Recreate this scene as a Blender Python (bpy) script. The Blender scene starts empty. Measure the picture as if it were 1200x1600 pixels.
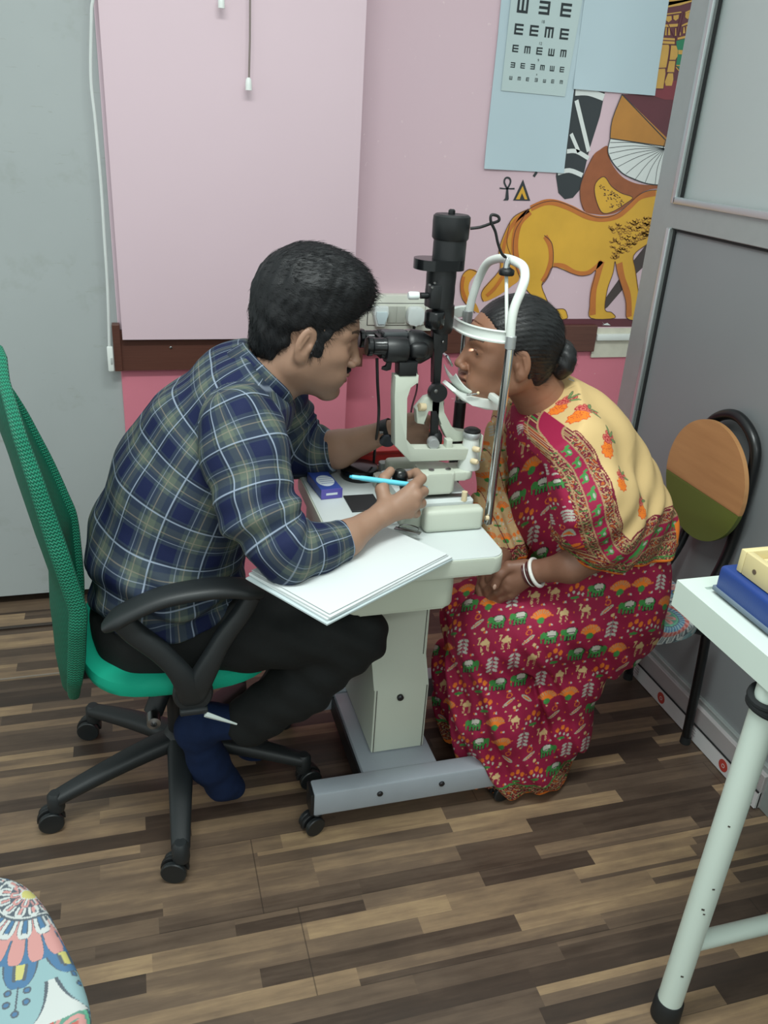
import bpy, bmesh, math, random
import numpy as np
from mathutils import Vector, Matrix, Euler

random.seed(7)
rng = np.random.default_rng(7)
SC = bpy.context.scene
COL = SC.collection
PI = math.pi

# ------------------------------------------------------------------ camera, world, lamps, exposure
H = 1.5
F = 1303.0


def cam_axes(yaw, pitch, roll):
    cy, sy = math.cos(yaw), math.sin(yaw)
    fw = np.array([sy * math.cos(pitch), cy * math.cos(pitch), -math.sin(pitch)])
    rt = np.array([cy, -sy, 0.0])
    up = np.cross(rt, fw)
    r = rt * math.cos(roll) + up * math.sin(roll)
    u = -rt * math.sin(roll) + up * math.cos(roll)
    return r, u, fw


CR, CU, CF = cam_axes(*[math.radians(a) for a in (17.55, 24.92, 3.78)])
cam = bpy.data.cameras.new('camera')
cam.sensor_fit = 'VERTICAL'
cam.sensor_height = 36.0
cam.lens = 36.0 * F / 1600.0
cam.clip_start = 0.02
camo = bpy.data.objects.new('camera', cam)
COL.objects.link(camo)
m = Matrix.Identity(4)
for i in range(3):
    m[i][0], m[i][1], m[i][2] = CR[i], CU[i], -CF[i]
m[2][3] = H
camo.matrix_world = m
SC.camera = camo

wd = bpy.data.worlds.new('world')
SC.world = wd
wd.use_nodes = True
wd.node_tree.nodes['Background'].inputs[0].default_value = (0.80, 0.90, 0.88, 1)
wd.node_tree.nodes['Background'].inputs[1].default_value = 0.74


def area(name, loc, rot, sx, sy, power, col):
    l = bpy.data.lights.new(name, 'AREA')
    l.shape = 'RECTANGLE'
    l.size, l.size_y, l.energy, l.color = sx, sy, power, col
    o = bpy.data.objects.new(name, l)
    o.location = loc
    o.rotation_euler = rot
    COL.objects.link(o)
    return o


area('ceiling_lamp', (0.1, 0.75, 2.75), (0, 0, 0), 1.3, 0.25, 30, (0.93, 1.0, 0.97))
area('ceiling_lamp', (0.3, -1.6, 2.75), (0, 0, 0), 1.3, 0.25, 20, (0.93, 1.0, 0.97))
SC.view_settings.view_transform = 'Standard'
SC.view_settings.look = 'None'
SC.view_settings.gamma = 1
SC.view_settings.use_curve_mapping = False
SC.view_settings.exposure = 0.52


# ------------------------------------------------------------------ turning a measured point of the photo into the room
def ray(px, py):
    return (px - 600) / F * CR - (py - 800) / F * CU + CF


def at(px, py, Y):                       # on the plane y = Y
    d = ray(px, py); t = Y / d[1]
    return Vector((d[0] * t, Y, H + d[2] * t))


def atz(px, py, z):                      # on the plane z = z
    d = ray(px, py); t = (z - H) / d[2]
    return Vector((d[0] * t, d[1] * t, z))


def atx(px, py, X):
    d = ray(px, py); t = X / d[0]
    return Vector((X, d[1] * t, H + d[2] * t))


def mpp(p):                              # metres per photo pixel at a point of the room
    return float((np.array(p) - np.array([0, 0, H])) @ CF) / F


# ------------------------------------------------------------------ materials
def srgb(r, g, b):
    f = lambda c: (c / 255 / 12.92) if c / 255 <= 0.04045 else ((c / 255 + 0.055) / 1.055) ** 2.4
    return (f(r), f(g), f(b), 1.0)


class X:                                  # a node socket with arithmetic
    nt = None

    def __init__(s, v): s.v = v

    @staticmethod
    def op(o, a, b=None, c=None):
        n = X.nt.nodes.new('ShaderNodeMath'); n.operation = o
        for i, q in enumerate((a, b, c)):
            if q is None: continue
            if isinstance(q, X): X.nt.links.new(q.v, n.inputs[i])
            else: n.inputs[i].default_value = q
        return X(n.outputs[0])

    def __add__(s, o): return X.op('ADD', s, o)
    __radd__ = __add__
    def __sub__(s, o): return X.op('SUBTRACT', s, o)
    def __rsub__(s, o): return X.op('SUBTRACT', o, s)
    def __mul__(s, o): return X.op('MULTIPLY', s, o)
    __rmul__ = __mul__
    def __truediv__(s, o): return X.op('DIVIDE', s, o)
    def floor(s): return X.op('FLOOR', s)
    def frac(s): return X.op('FRACT', s)
    def abs(s): return X.op('ABSOLUTE', s)
    def sin(s): return X.op('SINE', s)
    def lt(s, o): return X.op('LESS_THAN', s, o)
    def gt(s, o): return X.op('GREATER_THAN', s, o)
    def mn(s, o): return X.op('MINIMUM', s, o)
    def mx(s, o): return X.op('MAXIMUM', s, o)
    def pw(s, o): return X.op('POWER', s, o)

    def band(s, c, w, soft=0.004):         # 1 inside |s-c|<w
        d = (s - c).abs()
        n = X.nt.nodes.new('ShaderNodeMapRange'); n.clamp = True
        X.nt.links.new(d.v, n.inputs[0])
        n.inputs[1].default_value = w + soft; n.inputs[2].default_value = w - soft
        n.inputs[3].default_value = 0; n.inputs[4].default_value = 1
        return X(n.outputs[0])


def comb(a, b, c):
    n = X.nt.nodes.new('ShaderNodeCombineXYZ')
    for i, q in enumerate((a, b, c)):
        if isinstance(q, X): X.nt.links.new(q.v, n.inputs[i])
        else: n.inputs[i].default_value = q
    return n.outputs[0]


def noise(vec, scale, detail=3, rough=.5):
    n = X.nt.nodes.new('ShaderNodeTexNoise')
    n.inputs['Scale'].default_value = scale; n.inputs['Detail'].default_value = detail
    n.inputs['Roughness'].default_value = rough
    if vec is not None: X.nt.links.new(vec, n.inputs['Vector'])
    return X(n.outputs[0])


def white(vec):
    n = X.nt.nodes.new('ShaderNodeTexWhiteNoise'); n.noise_dimensions = '3D'
    X.nt.links.new(vec, n.inputs['Vector'])
    return X(n.outputs['Value'])


def mix(f, a, b):
    n = X.nt.nodes.new('ShaderNodeMix'); n.data_type = 'RGBA'
    if isinstance(f, X): X.nt.links.new(f.v, n.inputs[0])
    else: n.inputs[0].default_value = f
    for i, q in ((6, a), (7, b)):
        if isinstance(q, tuple): n.inputs[i].default_value = q
        else: X.nt.links.new(q, n.inputs[i])
    return n.outputs[2]


def ramp(f, stops, interp='LINEAR'):
    n = X.nt.nodes.new('ShaderNodeValToRGB'); n.color_ramp.interpolation = interp
    e = n.color_ramp.elements
    while len(e) < len(stops): e.new(0.5)
    for k, (p, c) in enumerate(stops):
        e[k].position = p; e[k].color = c
    X.nt.links.new(f.v, n.inputs[0])
    return n.outputs[0]


def coords(kind='Object'):
    n = X.nt.nodes.new('ShaderNodeTexCoord')
    s = X.nt.nodes.new('ShaderNodeSeparateXYZ')
    X.nt.links.new(n.outputs[kind], s.inputs[0])
    return n.outputs[kind], X(s.outputs[0]), X(s.outputs[1]), X(s.outputs[2])


def attr(name):
    n = X.nt.nodes.new('ShaderNodeAttribute'); n.attribute_name = name
    s = X.nt.nodes.new('ShaderNodeSeparateXYZ')
    X.nt.links.new(n.outputs['Vector'], s.inputs[0])
    return n.outputs['Color'], X(s.outputs[0]), X(s.outputs[1]), X(s.outputs[2])


def newmat(name, rough=.5, metal=0, spec=.5):
    m = bpy.data.materials.new(name); m.use_nodes = True
    X.nt = m.node_tree
    b = m.node_tree.nodes['Principled BSDF']
    b.inputs['Roughness'].default_value = rough
    b.inputs['Metallic'].default_value = metal
    b.inputs['Specular IOR Level'].default_value = spec
    return m, b


def setc(b, sock): X.nt.links.new(sock, b.inputs['Base Color'])


def bump(b, h, strength=.3, dist=.002):
    n = X.nt.nodes.new('ShaderNodeBump')
    n.inputs['Strength'].default_value = strength; n.inputs['Distance'].default_value = dist
    X.nt.links.new(h.v, n.inputs['Height'])
    X.nt.links.new(n.outputs[0], b.inputs['Normal'])


MATS = {}


def M(name, rgb=(200, 200, 200), rough=.5, metal=0, var=.06, vs=12, bs=0, bscale=200, spec=.5):
    if name in MATS: return MATS[name]
    m, b = newmat(name, rough, metal, spec)
    c = srgb(*rgb)
    v, _, _, _ = coords()
    n = noise(v, vs, 4)
    lo = tuple(x * (1 - 2 * var) for x in c[:3]) + (1,)
    hi = tuple(min(1, x * (1 + 2 * var)) for x in c[:3]) + (1,)
    setc(b, mix(n, lo, hi))
    if bs: bump(b, noise(v, bscale, 3), bs, .001)
    MATS[name] = m
    return m


# ------------------------------------------------------------------ mesh helpers
def link(name, me, mat=None, parent=None, smooth=True):
    o = bpy.data.objects.new(name, me); COL.objects.link(o)
    if mat is not None:
        for q in (mat if isinstance(mat, (list, tuple)) else [mat]): me.materials.append(q)
    if smooth:
        me.polygons.foreach_set('use_smooth', [True] * len(me.polygons))
        try: me.set_sharp_from_angle(angle=math.radians(38))
        except Exception: pass
    if parent is not None: o.parent = parent; o.matrix_parent_inverse = parent.matrix_world.inverted()
    return o


def tag(o, label=None, cat=None, group=None, kind=None):
    if label: o['label'] = label
    if cat: o['category'] = cat
    if group: o['group'] = group
    if kind: o['kind'] = kind
    return o


def thing(name, label, cat, loc=(0, 0, 0), group=None, kind=None):
    o = bpy.data.objects.new(name, None); COL.objects.link(o)
    o.location = loc; o.empty_display_size = .05
    bpy.context.view_layer.update()
    return tag(o, label, cat, group, kind)


class MB:
    def __init__(s): s.bm = bmesh.new()

    def _x(s, verts, R, c):
        for v in verts: v.co = (R @ v.co if R is not None else v.co) + Vector(c)

    def box(s, c, d, bev=0, R=None, seg=2):
        r = bmesh.ops.create_cube(s.bm, size=1)
        vs = r['verts']
        for v in vs: v.co = Vector((v.co.x * d[0], v.co.y * d[1], v.co.z * d[2]))
        s._bev(vs, bev, seg, R, c)
        return s

    def _bev(s, vs, bev, seg, R, c):
        if bev:
            es = list({e for v in vs for e in v.link_edges})
            n0 = set(s.bm.verts)
            rr = bmesh.ops.bevel(s.bm, geom=es, offset=bev, segments=seg, profile=.5, affect='EDGES')
            new = {v for v in s.bm.verts if v not in n0} | {v for v in vs if v.is_valid}
            vs = [v for v in new if v.is_valid]
        s._x(vs, R, c)

    def cyl(s, a, b, r0, r1=None, seg=24, cap=True, bev=0):
        a, b = Vector(a), Vector(b); r1 = r0 if r1 is None else r1
        d = b - a; L = d.length
        if bev: prof = [(0, 0), (r0 - bev, 0), (r0, bev), (r1, L - bev), (r1 - bev, L), (0, L)]
        else: prof = [(0, 0), (r0, 0), (r1, L), (0, L)] if cap else [(r0, 0), (r1, L)]
        return s.lathe(prof, a, d.normalized(), seg)

    def lathe(s, prof, base, axis=(0, 0, 1), seg=28, sx=1, sy=1):
        base = Vector(base); ax = Vector(axis).normalized()
        q = Vector((0, 0, 1)).rotation_difference(ax)
        rings = []
        for r, z in prof:
            if r < 1e-6: rings.append([s.bm.verts.new(q @ Vector((0, 0, z)) + base)])
            else: rings.append([s.bm.verts.new(q @ Vector((r * sx * math.cos(2 * PI * k / seg), r * sy * math.sin(2 * PI * k / seg), z)) + base) for k in range(seg)])
        for A_, B_ in zip(rings, rings[1:]):
            if len(A_) == 1 and len(B_) == 1: continue
            for k in range(seg):
                k2 = (k + 1) % seg
                f = ([A_[0], B_[k], B_[k2]] if len(A_) == 1 else [A_[k], B_[0], A_[k2]] if len(B_) == 1 else [A_[k], B_[k], B_[k2], A_[k2]])
                try: s.bm.faces.new(f)
                except ValueError: pass
        return s

    def tube(s, pts, r, seg=12, closed=False, flat=1.0, up=(0, 0, 1)):
        pts = [Vector(p) for p in pts]; n = len(pts)
        rs = r if isinstance(r, (list, tuple)) else [r] * n
        rings = []; up = Vector(up); prev = None
        for i in range(n):
            a = pts[(i - 1) % n] if (closed or i) else pts[0]
            b = pts[(i + 1) % n] if (closed or i < n - 1) else pts[-1]
            t = (b - a).normalized()
            u = (up - t * up.dot(t))
            if prev is not None: u = prev - t * prev.dot(t)
            if u.length < 1e-4: u = t.orthogonal()
            u.normalize(); prev = u; w = t.cross(u)
            rings.append([s.bm.verts.new(pts[i] + (u * math.cos(2 * PI * k / seg) * flat + w * math.sin(2 * PI * k / seg)) * rs[i]) for k in range(seg)])
        for i in range(n if closed else n - 1):
            A_, B_ = rings[i], rings[(i + 1) % n]
            for k in range(seg):
                s.bm.faces.new([A_[k], A_[(k + 1) % seg], B_[(k + 1) % seg], B_[k]])
        if not closed:
            s.bm.faces.new(rings[0][::-1]); s.bm.faces.new(rings[-1])
        return s

    def prism(s, pts, thick, origin=(0, 0, 0), ux=(1, 0, 0), uy=(0, 0, 1), bev=0):
        """polygon pts (2D) in plane ux,uy from origin, extruded along n = ux x uy by thick"""
        o, ux, uy = Vector(origin), Vector(ux), Vector(uy)
        n = ux.cross(uy).normalized()
        a = [s.bm.verts.new(o + ux * p[0] + uy * p[1]) for p in pts]
        b = [s.bm.verts.new(o + ux * p[0] + uy * p[1] + n * thick) for p in pts]
        fa = s.bm.faces.new(a[::-1]); fb = s.bm.faces.new(b)
        L = len(a)
        for i in range(L): s.bm.faces.new([a[i], a[(i + 1) % L], b[(i + 1) % L], b[i]])
        if bev:
            es = list(fa.edges) + list(fb.edges)
            bmesh.ops.bevel(s.bm, geom=es, offset=bev, segments=2, profile=.5, affect='EDGES')
        return s

    def sphere(s, c, r, seg=20, sc=(1, 1, 1), R=None):
        k = bmesh.ops.create_uvsphere(s.bm, u_segments=seg, v_segments=seg // 2, radius=r)
        for v in k['verts']: v.co = Vector((v.co.x * sc[0], v.co.y * sc[1], v.co.z * sc[2]))
        s._x(k['verts'], R, c)
        return s

    def done(s, name, mat=None, parent=None, smooth=True, sharp=True):
        bmesh.ops.recalc_face_normals(s.bm, faces=s.bm.faces)
        me = bpy.data.meshes.new(name); s.bm.to_mesh(me); s.bm.free()
        return link(name, me, mat, parent, smooth)


def catmull(P, n=8, closed=False):
    P = [np.array(p, float) for p in P]; out = []; L = len(P)
    for i in range(L if closed else L - 1):
        p0 = P[(i - 1) % L] if (closed or i) else P[0]
        p1 = P[i]; p2 = P[(i + 1) % L]
        p3 = P[(i + 2) % L] if (closed or i < L - 2) else P[-1]
        for k in range(n):
            t = k / n
            out.append(.5 * (2 * p1 + (p2 - p0) * t + (2 * p0 - 5 * p1 + 4 * p2 - p3) * t * t + (3 * p1 - p0 - 3 * p2 + p3) * t ** 3))
    if not closed: out.append(P[-1])
    return out


def copy_tree(o, parent=None):
    c = o.copy(); COL.objects.link(c); c.parent = parent
    for ch in list(o.children):
        copy_tree(ch, c)
    return c


# ------------------------------------------------------------------ signed distance modelling (bodies and cloth as one surface)
def vlen(a): return np.sqrt(np.einsum('ij,ij->i', a, a))


def rcone(P, a, b, ra, rb, sc=None):
    a = np.array(a, float); b = np.array(b, float)
    if sc is not None:
        sc = np.array(sc, float); P = P / sc; a = a / sc; b = b / sc
    ba = b - a; pa = P - a
    h = np.clip(pa @ ba / max(ba @ ba, 1e-12), 0, 1)
    d = vlen(pa - h[:, None] * ba) - (ra + (rb - ra) * h)
    return d * (min(sc) if sc is not None else 1)


def ell(P, c, r, R=None):
    p = P - np.array(c, float)
    if R is not None: p = p @ R
    r = np.array(r, float)
    k0 = vlen(p / r); k1 = vlen(p / (r * r))
    return k0 * (k0 - 1) / np.maximum(k1, 1e-9)


def smin(a, b, k):
    h = np.maximum(k - np.abs(a - b), 0) / k
    return np.minimum(a, b) - h * h * k * .25


def smax(a, b, k): return -smin(-a, -b, k)


def chain(P, pts, k=.012, sc=None):
    d = None
    for (a, ra), (b, rb) in zip(pts, pts[1:]):
        q = rcone(P, a, b, ra, rb, sc)
        d = q if d is None else smin(d, q, k)
    return d


def PX(l, flat=1.0):                       # [(px, py, Y, radius in px)] -> [(point, radius)]
    out = []
    for px, py, Y, r in l:
        p = at(px, py, Y); out.append((np.array(p), r * mpp(p)))
    return out


def rot(ax, deg):
    a = math.radians(deg); c, s = math.cos(a), math.sin(a)
    return {'x': np.array([[1, 0, 0], [0, c, -s], [0, s, c]]), 'y': np.array([[c, 0, s], [0, 1, 0], [-s, 0, c]]), 'z': np.array([[c, -s, 0], [s, c, 0], [0, 0, 1]])}[ax]


def wob(P, f, seed=0):                     # smooth pseudo noise, about -1..1
    r = np.random.default_rng(seed); out = 0
    for i in range(5):
        d = r.normal(size=3); d /= np.linalg.norm(d)
        out = out + np.sin(P @ d * f * (1 + .35 * i) + r.uniform(0, 6.28))
    return out / 3.0


def mesh_sdf(fn, lo, hi, h):
    """surface nets on a block-sparse grid; returns verts, quads"""
    lo = np.array(lo, float); hi = np.array(hi, float); B = 8
    nb = np.ceil((hi - lo) / (h * B)).astype(int)
    n = nb * B
    cx = [lo[i] + (np.arange(nb[i]) * B + (B - 1) / 2) * h for i in range(3)]
    C = np.stack(np.meshgrid(*cx, indexing='ij'), -1).reshape(-1, 3)
    dc = fn(C)
    act = np.abs(dc) < h * B * 1.25 + .012
    vol = np.repeat(np.repeat(np.repeat(dc.reshape(nb), B, 0), B, 1), B, 2).astype(np.float32)
    o = np.stack(np.meshgrid(*[np.arange(B)] * 3, indexing='ij'), -1).reshape(-1, 3)
    ids = np.nonzero(act)[0]
    bi = np.stack(np.unravel_index(ids, nb), -1)
    for s in range(0, len(ids), 1500):
        bb = bi[s:s + 1500]
        g = (bb[:, None, :] * B + o[None]).reshape(-1, 3)
        d = fn(lo + g * h)
        vol[g[:, 0], g[:, 1], g[:, 2]] = d
    ins = vol < 0
    a = ins[:-1, :-1, :-1]; any_ = a.copy(); all_ = a.copy()
    for dx in (0, 1):
        for dy in (0, 1):
            for dz in (0, 1):
                q = ins[dx:n[0] - 1 + dx, dy:n[1] - 1 + dy, dz:n[2] - 1 + dz]
                any_ |= q; all_ &= q
    cell = any_ & ~all_
    idx = -np.ones(cell.shape, np.int64); cs = np.argwhere(cell); idx[cell] = np.arange(len(cs))
    acc = np.zeros((len(cs), 3)); cnt = np.zeros(len(cs))
    cor = [(i, j, k) for i in (0, 1) for j in (0, 1) for k in (0, 1)]
    for i, p in enumerate(cor):
        for q in cor[i + 1:]:
            if sum(abs(p[t] - q[t]) for t in range(3)) != 1: continue
            va = vol[cs[:, 0] + p[0], cs[:, 1] + p[1], cs[:, 2] + p[2]]; vb = vol[cs[:, 0] + q[0], cs[:, 1] + q[1], cs[:, 2] + q[2]]
            mk = (va < 0) != (vb < 0)
            t = np.where(mk, va / np.where(mk, va - vb, 1), 0)
            pos = np.array(p)[None] + t[:, None] * (np.array(q) - np.array(p))[None]
            acc[mk] += pos[mk]; cnt[mk] += 1
    V = lo + (cs + acc / cnt[:, None]) * h
    Q = []
    for ax in range(3):
        b, c = (ax + 1) % 3, (ax + 2) % 3
        sl1 = [slice(1, -1)] * 3; sl1[ax] = slice(0, -1)
        sl2 = [slice(1, -1)] * 3; sl2[ax] = slice(1, None)
        A_ = ins[tuple(sl1)]; B_ = ins[tuple(sl2)]
        mm = A_.shape
        ch = np.argwhere(A_ != B_); off = np.ones(3, int); off[ax] = 0
        g = ch + off
        ok = np.all(g < np.array(idx.shape), 1); g = g[ok]; ch = ch[ok]
        fl = A_[ch[:, 0], ch[:, 1], ch[:, 2]]
        e1 = np.zeros(3, int); e1[b] = 1; e2 = np.zeros(3, int); e2[c] = 1
        q = np.stack([idx[tuple((g - e1 - e2).T)], idx[tuple((g - e2).T)], idx[tuple(g.T)], idx[tuple((g - e1).T)]], 1)
        q[~fl] = q[~fl][:, ::-1]
        Q.append(q)
    Q = np.concatenate(Q); Q = Q[np.all(Q >= 0, 1)]
    # keep the largest piece(s): drop crumbs
    return V, Q


def relax(V, Q, it=1, w=.5):
    for _ in range(it):
        acc = np.zeros_like(V); cnt = np.zeros(len(V))
        for i in range(4):
            a, b = Q[:, i], Q[:, (i + 1) % 4]
            for t in range(3):
                acc[:, t] += np.bincount(a, V[b, t], len(V)) + np.bincount(b, V[a, t], len(V))
            cnt += np.bincount(a, minlength=len(V)) + np.bincount(b, minlength=len(V))
        V = V * (1 - w) + w * acc / np.maximum(cnt, 1)[:, None]
    return V


def subdiv(V, Q):
    E = np.concatenate([Q[:, [0, 1]], Q[:, [1, 2]], Q[:, [2, 3]], Q[:, [3, 0]]]); Es = np.sort(E, 1)
    U, inv = np.unique(Es[:, 0] * len(V) + Es[:, 1], return_inverse=True); inv = inv.reshape(-1)
    a, b = U // len(V), U % len(V)
    em = (V[a] + V[b]) / 2; fm = V[Q].mean(1)
    n0, n1, m_ = len(V), len(em), len(Q)
    e = [n0 + inv[i * m_:(i + 1) * m_] for i in range(4)]; f = n0 + n1 + np.arange(m_)
    W = np.concatenate([V, em, fm])
    Q2 = np.concatenate([np.stack([Q[:, i], e[i], f, e[i - 1]], 1) for i in range(4)])
    return W, Q2


def make(name, V, Q, mat, parent, uvw=None, colr=None):
    me = bpy.data.meshes.new(name)
    me.vertices.add(len(V)); me.vertices.foreach_set('co', np.ascontiguousarray(V, dtype=np.float32).ravel())
    me.loops.add(Q.size); me.loops.foreach_set('vertex_index', Q.astype(np.int32).ravel())
    me.polygons.add(len(Q)); me.polygons.foreach_set('loop_start', (np.arange(len(Q)) * Q.shape[1]).astype(np.int32))
    me.polygons.foreach_set('use_smooth', np.ones(len(Q), bool))
    me.update(calc_edges=True); me.validate()
    if uvw is not None:
        at_ = me.attributes.new('cloth', 'FLOAT_VECTOR', 'POINT'); at_.data.foreach_set('vector', np.ascontiguousarray(uvw, dtype=np.float32).ravel())
    if colr is not None:
        at_ = me.attributes.new('print', 'FLOAT_COLOR', 'POINT')
        c4 = np.concatenate([colr, np.ones((len(V), 1))], 1)
        at_.data.foreach_set('color', np.ascontiguousarray(c4, dtype=np.float32).ravel())
    o = bpy.data.objects.new(name, me); COL.objects.link(o); me.materials.append(mat)
    if parent is not None: o.parent = parent; o.matrix_parent_inverse = parent.matrix_world.inverted()
    return o


def snap(fn, V, it=2, lim=.004):
    """pull vertices back onto the surface so that fine detail survives the smoothing"""
    for _ in range(it):
        e = .0006; d = fn(V); g = np.stack([(fn(V + np.eye(3)[i] * e) - d) / e for i in range(3)], 1)
        n2 = np.maximum(np.einsum('ij,ij->i', g, g), .3)
        V = V - np.clip(d / n2, -lim, lim)[:, None] * g
    return V


def body(name, fn, lo, hi, h, mat, parent, rel=1, uv=None, colf=None, sub=0, fine=0):
    V, Q = mesh_sdf(fn, lo, hi, h)
    V = relax(V, Q, rel)
    for _ in range(sub): V, Q = subdiv(V, Q)
    for _ in range(fine):
        V, Q = subdiv(V, Q); V = relax(V, Q, 1, .5); V = snap(fn, V); V = relax(V, Q, 1, .25)
    return make(name, V, Q, mat, parent, uv(V) if uv else None, colf(V) if colf else None)

# ------------------------------------------------------------------ the setting
WY = 2.68      # painted wall
BY = 2.56      # face of the boarded bay on the left
RZ0, RZ1 = 0.785, 0.905   # the wooden rail

# floor: narrow mixed wood strips
mf, b = newmat('wood_strip_floor', .38, 0, .45)
v, x, y, z = coords()
W_ = .0405
row = (y / W_).floor()
brd = (y / (W_ * 5)).floor()
r1 = white(comb(row, 3.3, 1.0))
ln = .26 + r1 * .34
cx = ((x + white(comb(row, 7.7, 2.0)) * 3.0) / ln).floor()
tone = white(comb(row, cx, 5.0))
gr = noise(comb(x * 3.0, y * 40.0, tone * 9.0), 1.6, 6, .65)
bl = noise(comb(x * 4.0, y * 9.0, 1.0), 2.2, 4, .6)
sp_ = (white(comb(row, cx, 11.0)).gt(.55)) * ((y / W_).frac().gt(white(comb(row, cx, 12.0)) * .5 + .25))
tone = (tone + sp_ * (white(comb(row, cx, 13.0)) - .35) * .9).mx(0.0).mn(1.0)
t2 = (tone * .70 + gr * .46 + bl * .34 - .27).mx(0.0).mn(1.0)
c = ramp(t2, [(0, srgb(52, 43, 37)), (.22, srgb(66, 53, 44)), (.42, srgb(88, 73, 61)), (.62, srgb(107, 89, 73)), (.8, srgb(138, 115, 90)), (1, srgb(172, 146, 110))])
bx = (x + white(comb(brd, 1.7, 4.0)) * 1.2) / 1.21
e1 = (bx.frac()).lt(.0022)
e2 = (y / (W_ * 5)).frac().lt(.007)
setc(b, mix((e1 + e2).mn(1.0) * .55, c, srgb(40, 33, 28)))
X.nt.links.new((.30 + gr * .25).v, b.inputs['Roughness'])
bump(b, gr, .12, .001)
fl = MB().box((.9, 1.3, -.02), (6.4, 7.4, .04)).done('floor', mf, smooth=False)
tag(fl, 'dark and light wood strip laminate floor', 'floor', kind='structure')

# painted wall: pale pink above the rail, deep pink below
mw, b = newmat('painted_wall', .55, 0, .3)
v, x, y, z = coords()
n = noise(v, 1.6, 3); n2 = noise(v, 9, 5, .7)
up_ = mix(n, srgb(214, 186, 194), srgb(206, 180, 190))
lowc = mix(n2, srgb(214, 124, 142), srgb(205, 118, 134))
c = mix(z.gt(.86), lowc, up_)
sp = noise(v, 55, 2, .6).gt(.735)
setc(b, mix(sp * .35, c, srgb(232, 214, 214)))
bump(b, noise(v, 120, 3), .08, .001)
w = MB().box((1.2, WY + .05, 1.35), (5.6, .1, 2.8)).done('wall_back', mw, smooth=False)
tag(w, 'painted wall, pale pink above and deep pink below', 'wall', kind='structure')

mb, b = newmat('boarded_bay_paint', .5, 0, .3)
v, x, y, z = coords()
n = noise(v, 1.8, 3); n2 = noise(v, 9, 5, .7)
up_ = mix(n, srgb(216, 193, 203), srgb(209, 186, 196))
lowc = mix(n2, srgb(214, 128, 146), srgb(206, 122, 138))
setc(b, mix(z.gt(.86), lowc, up_))
bay = MB().box(((-.046 + .655) / 2, (BY + WY) / 2, 1.35), (.655 + .046, WY - BY, 2.7), .002, seg=1).done('wall_middle', mb, smooth=False)
tag(bay, 'pink boarded bay standing out from the wall', 'wall', kind='structure')

# large pale pink board on the bay, its lower edge just over the rail
bd = MB().box(((-.045 + .665) / 2, BY - .03, 1.40), (.71, .03, 1.01), .002, seg=1)
bdo = bd.done('trim_1', M('pale_pink_board', (211, 187, 196), .42, var=.02, vs=2), smooth=False)
# position its lower edge at the measured height
tag(bdo, 'large pale pink board fixed above the wooden rail', 'board', kind='structure')
LB = at(191, 531, BY - .045).z
LT = 2.6
bm_ = bdo.data
for vv in bm_.vertices: vv.co.z = LB if vv.co.z < 1.4 else LT
LX = at(191.5, 530, BY - .045).x; RX = at(560, 300, BY - .045).x
for vv in bm_.vertices: vv.co.x = LX if vv.co.x < .3 else RX

# grey wall board with a dark gap under it
mg, b = newmat('grey_wall_board', .45, 0, .35)
v, x, y, z = coords()
n = noise(v, 3, 4, .6)
c = mix(n, srgb(160, 166, 166), srgb(170, 176, 176))
sm1 = ((noise(v, 6.5, 4, .75) - .575) * 5.0).mx(0.0).mn(1.0)
c = mix(sm1 * .35, c, srgb(130, 134, 122))
sc1 = noise(comb(x * 4.0, y, z * 26.0), 3.4, 3, .6).gt(.69)
setc(b, mix(sc1 * .3, c, srgb(140, 142, 134)))
gb = MB().box(((-2.2 - .05) / 2, BY + .03, 1.38), (2.15, .04, 2.70), .002, seg=1).done('wall_left', mg, smooth=False)
for vv in gb.data.vertices: vv.co.z = .035 if vv.co.z < 1 else 2.7
for vv in gb.data.vertices:
    if vv.co.x > -1: vv.co.x = -.040
tag(gb, 'smudged grey wall board left of the pink bay', 'wall', kind='structure')
kb = MB().box((-1.15, BY + .10, .035), (2.2, .06, .07)).done('baseboard_left', M('dark_skirting', (48, 42, 38), .7), smooth=False)
tag(kb, kind='structure')
# seam strip and a lifted floor edge by the wall
ss = MB().box((-1.1, at(40, 975, 0.0).y if False else atz(40, 978, .004).y, .004), (2.1, .012, .006), .002).done('trim_2', M('floor_edge_strip', (58, 50, 44), .6), smooth=False)
tag(ss, kind='structure')
s2 = MB().box((-1.1, atz(40, 1058, 0).y, .0015), (2.1, .004, .003)).done('trim_3', M('floor_seam', (146, 136, 124), .6), smooth=False)
tag(s2, kind='structure')

# wooden rail: over the bay, then along the painted wall
def rail_mat():
    m, b = newmat('brown_rail_wood', .42, 0, .4)
    v, x, y, z = coords()
    g = noise(comb(x * 2.0, y, z * 40.0), 3, 5, .6)
    setc(b, mix(g, srgb(70, 40, 34), srgb(104, 66, 54)))
    return m
RM = rail_mat()
zl0 = at(300, 577, BY - .02).z
rl = MB().box((0, 0, 0), (1, 1, 1)).done('trim_4', RM, smooth=False)
xa, xb = at(180, 545, BY - .02).x, at(566, 560, BY - .02).x
rl.location = ((xa + xb) / 2, BY - .012, (zl0 + LB + .02) / 2); rl.scale = (xb - xa, .022, LB + .02 - zl0)
tag(rl, 'dark brown wooden rail under the pale pink board', 'rail', kind='structure')
endp = MB().box((0, 0, 0), (.022, .03, at(182, 506, BY - .02).z - zl0), .002).done('trim_5', RM, smooth=False)
endp.location = (xa + .006, BY - .016, (at(182, 506, BY - .02).z + zl0) / 2)
tag(endp, 'upright end of the brown rail', 'rail', kind='structure')
sc_ = MB().sphere(at(267, 543, BY - .024), .0045, 14, (1, .5, 1)).done('screw_head', M('steel', (150, 150, 150), .3, 1))
tag(sc_, 'round screw head in the brown rail behind the seated man', 'screw')

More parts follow.
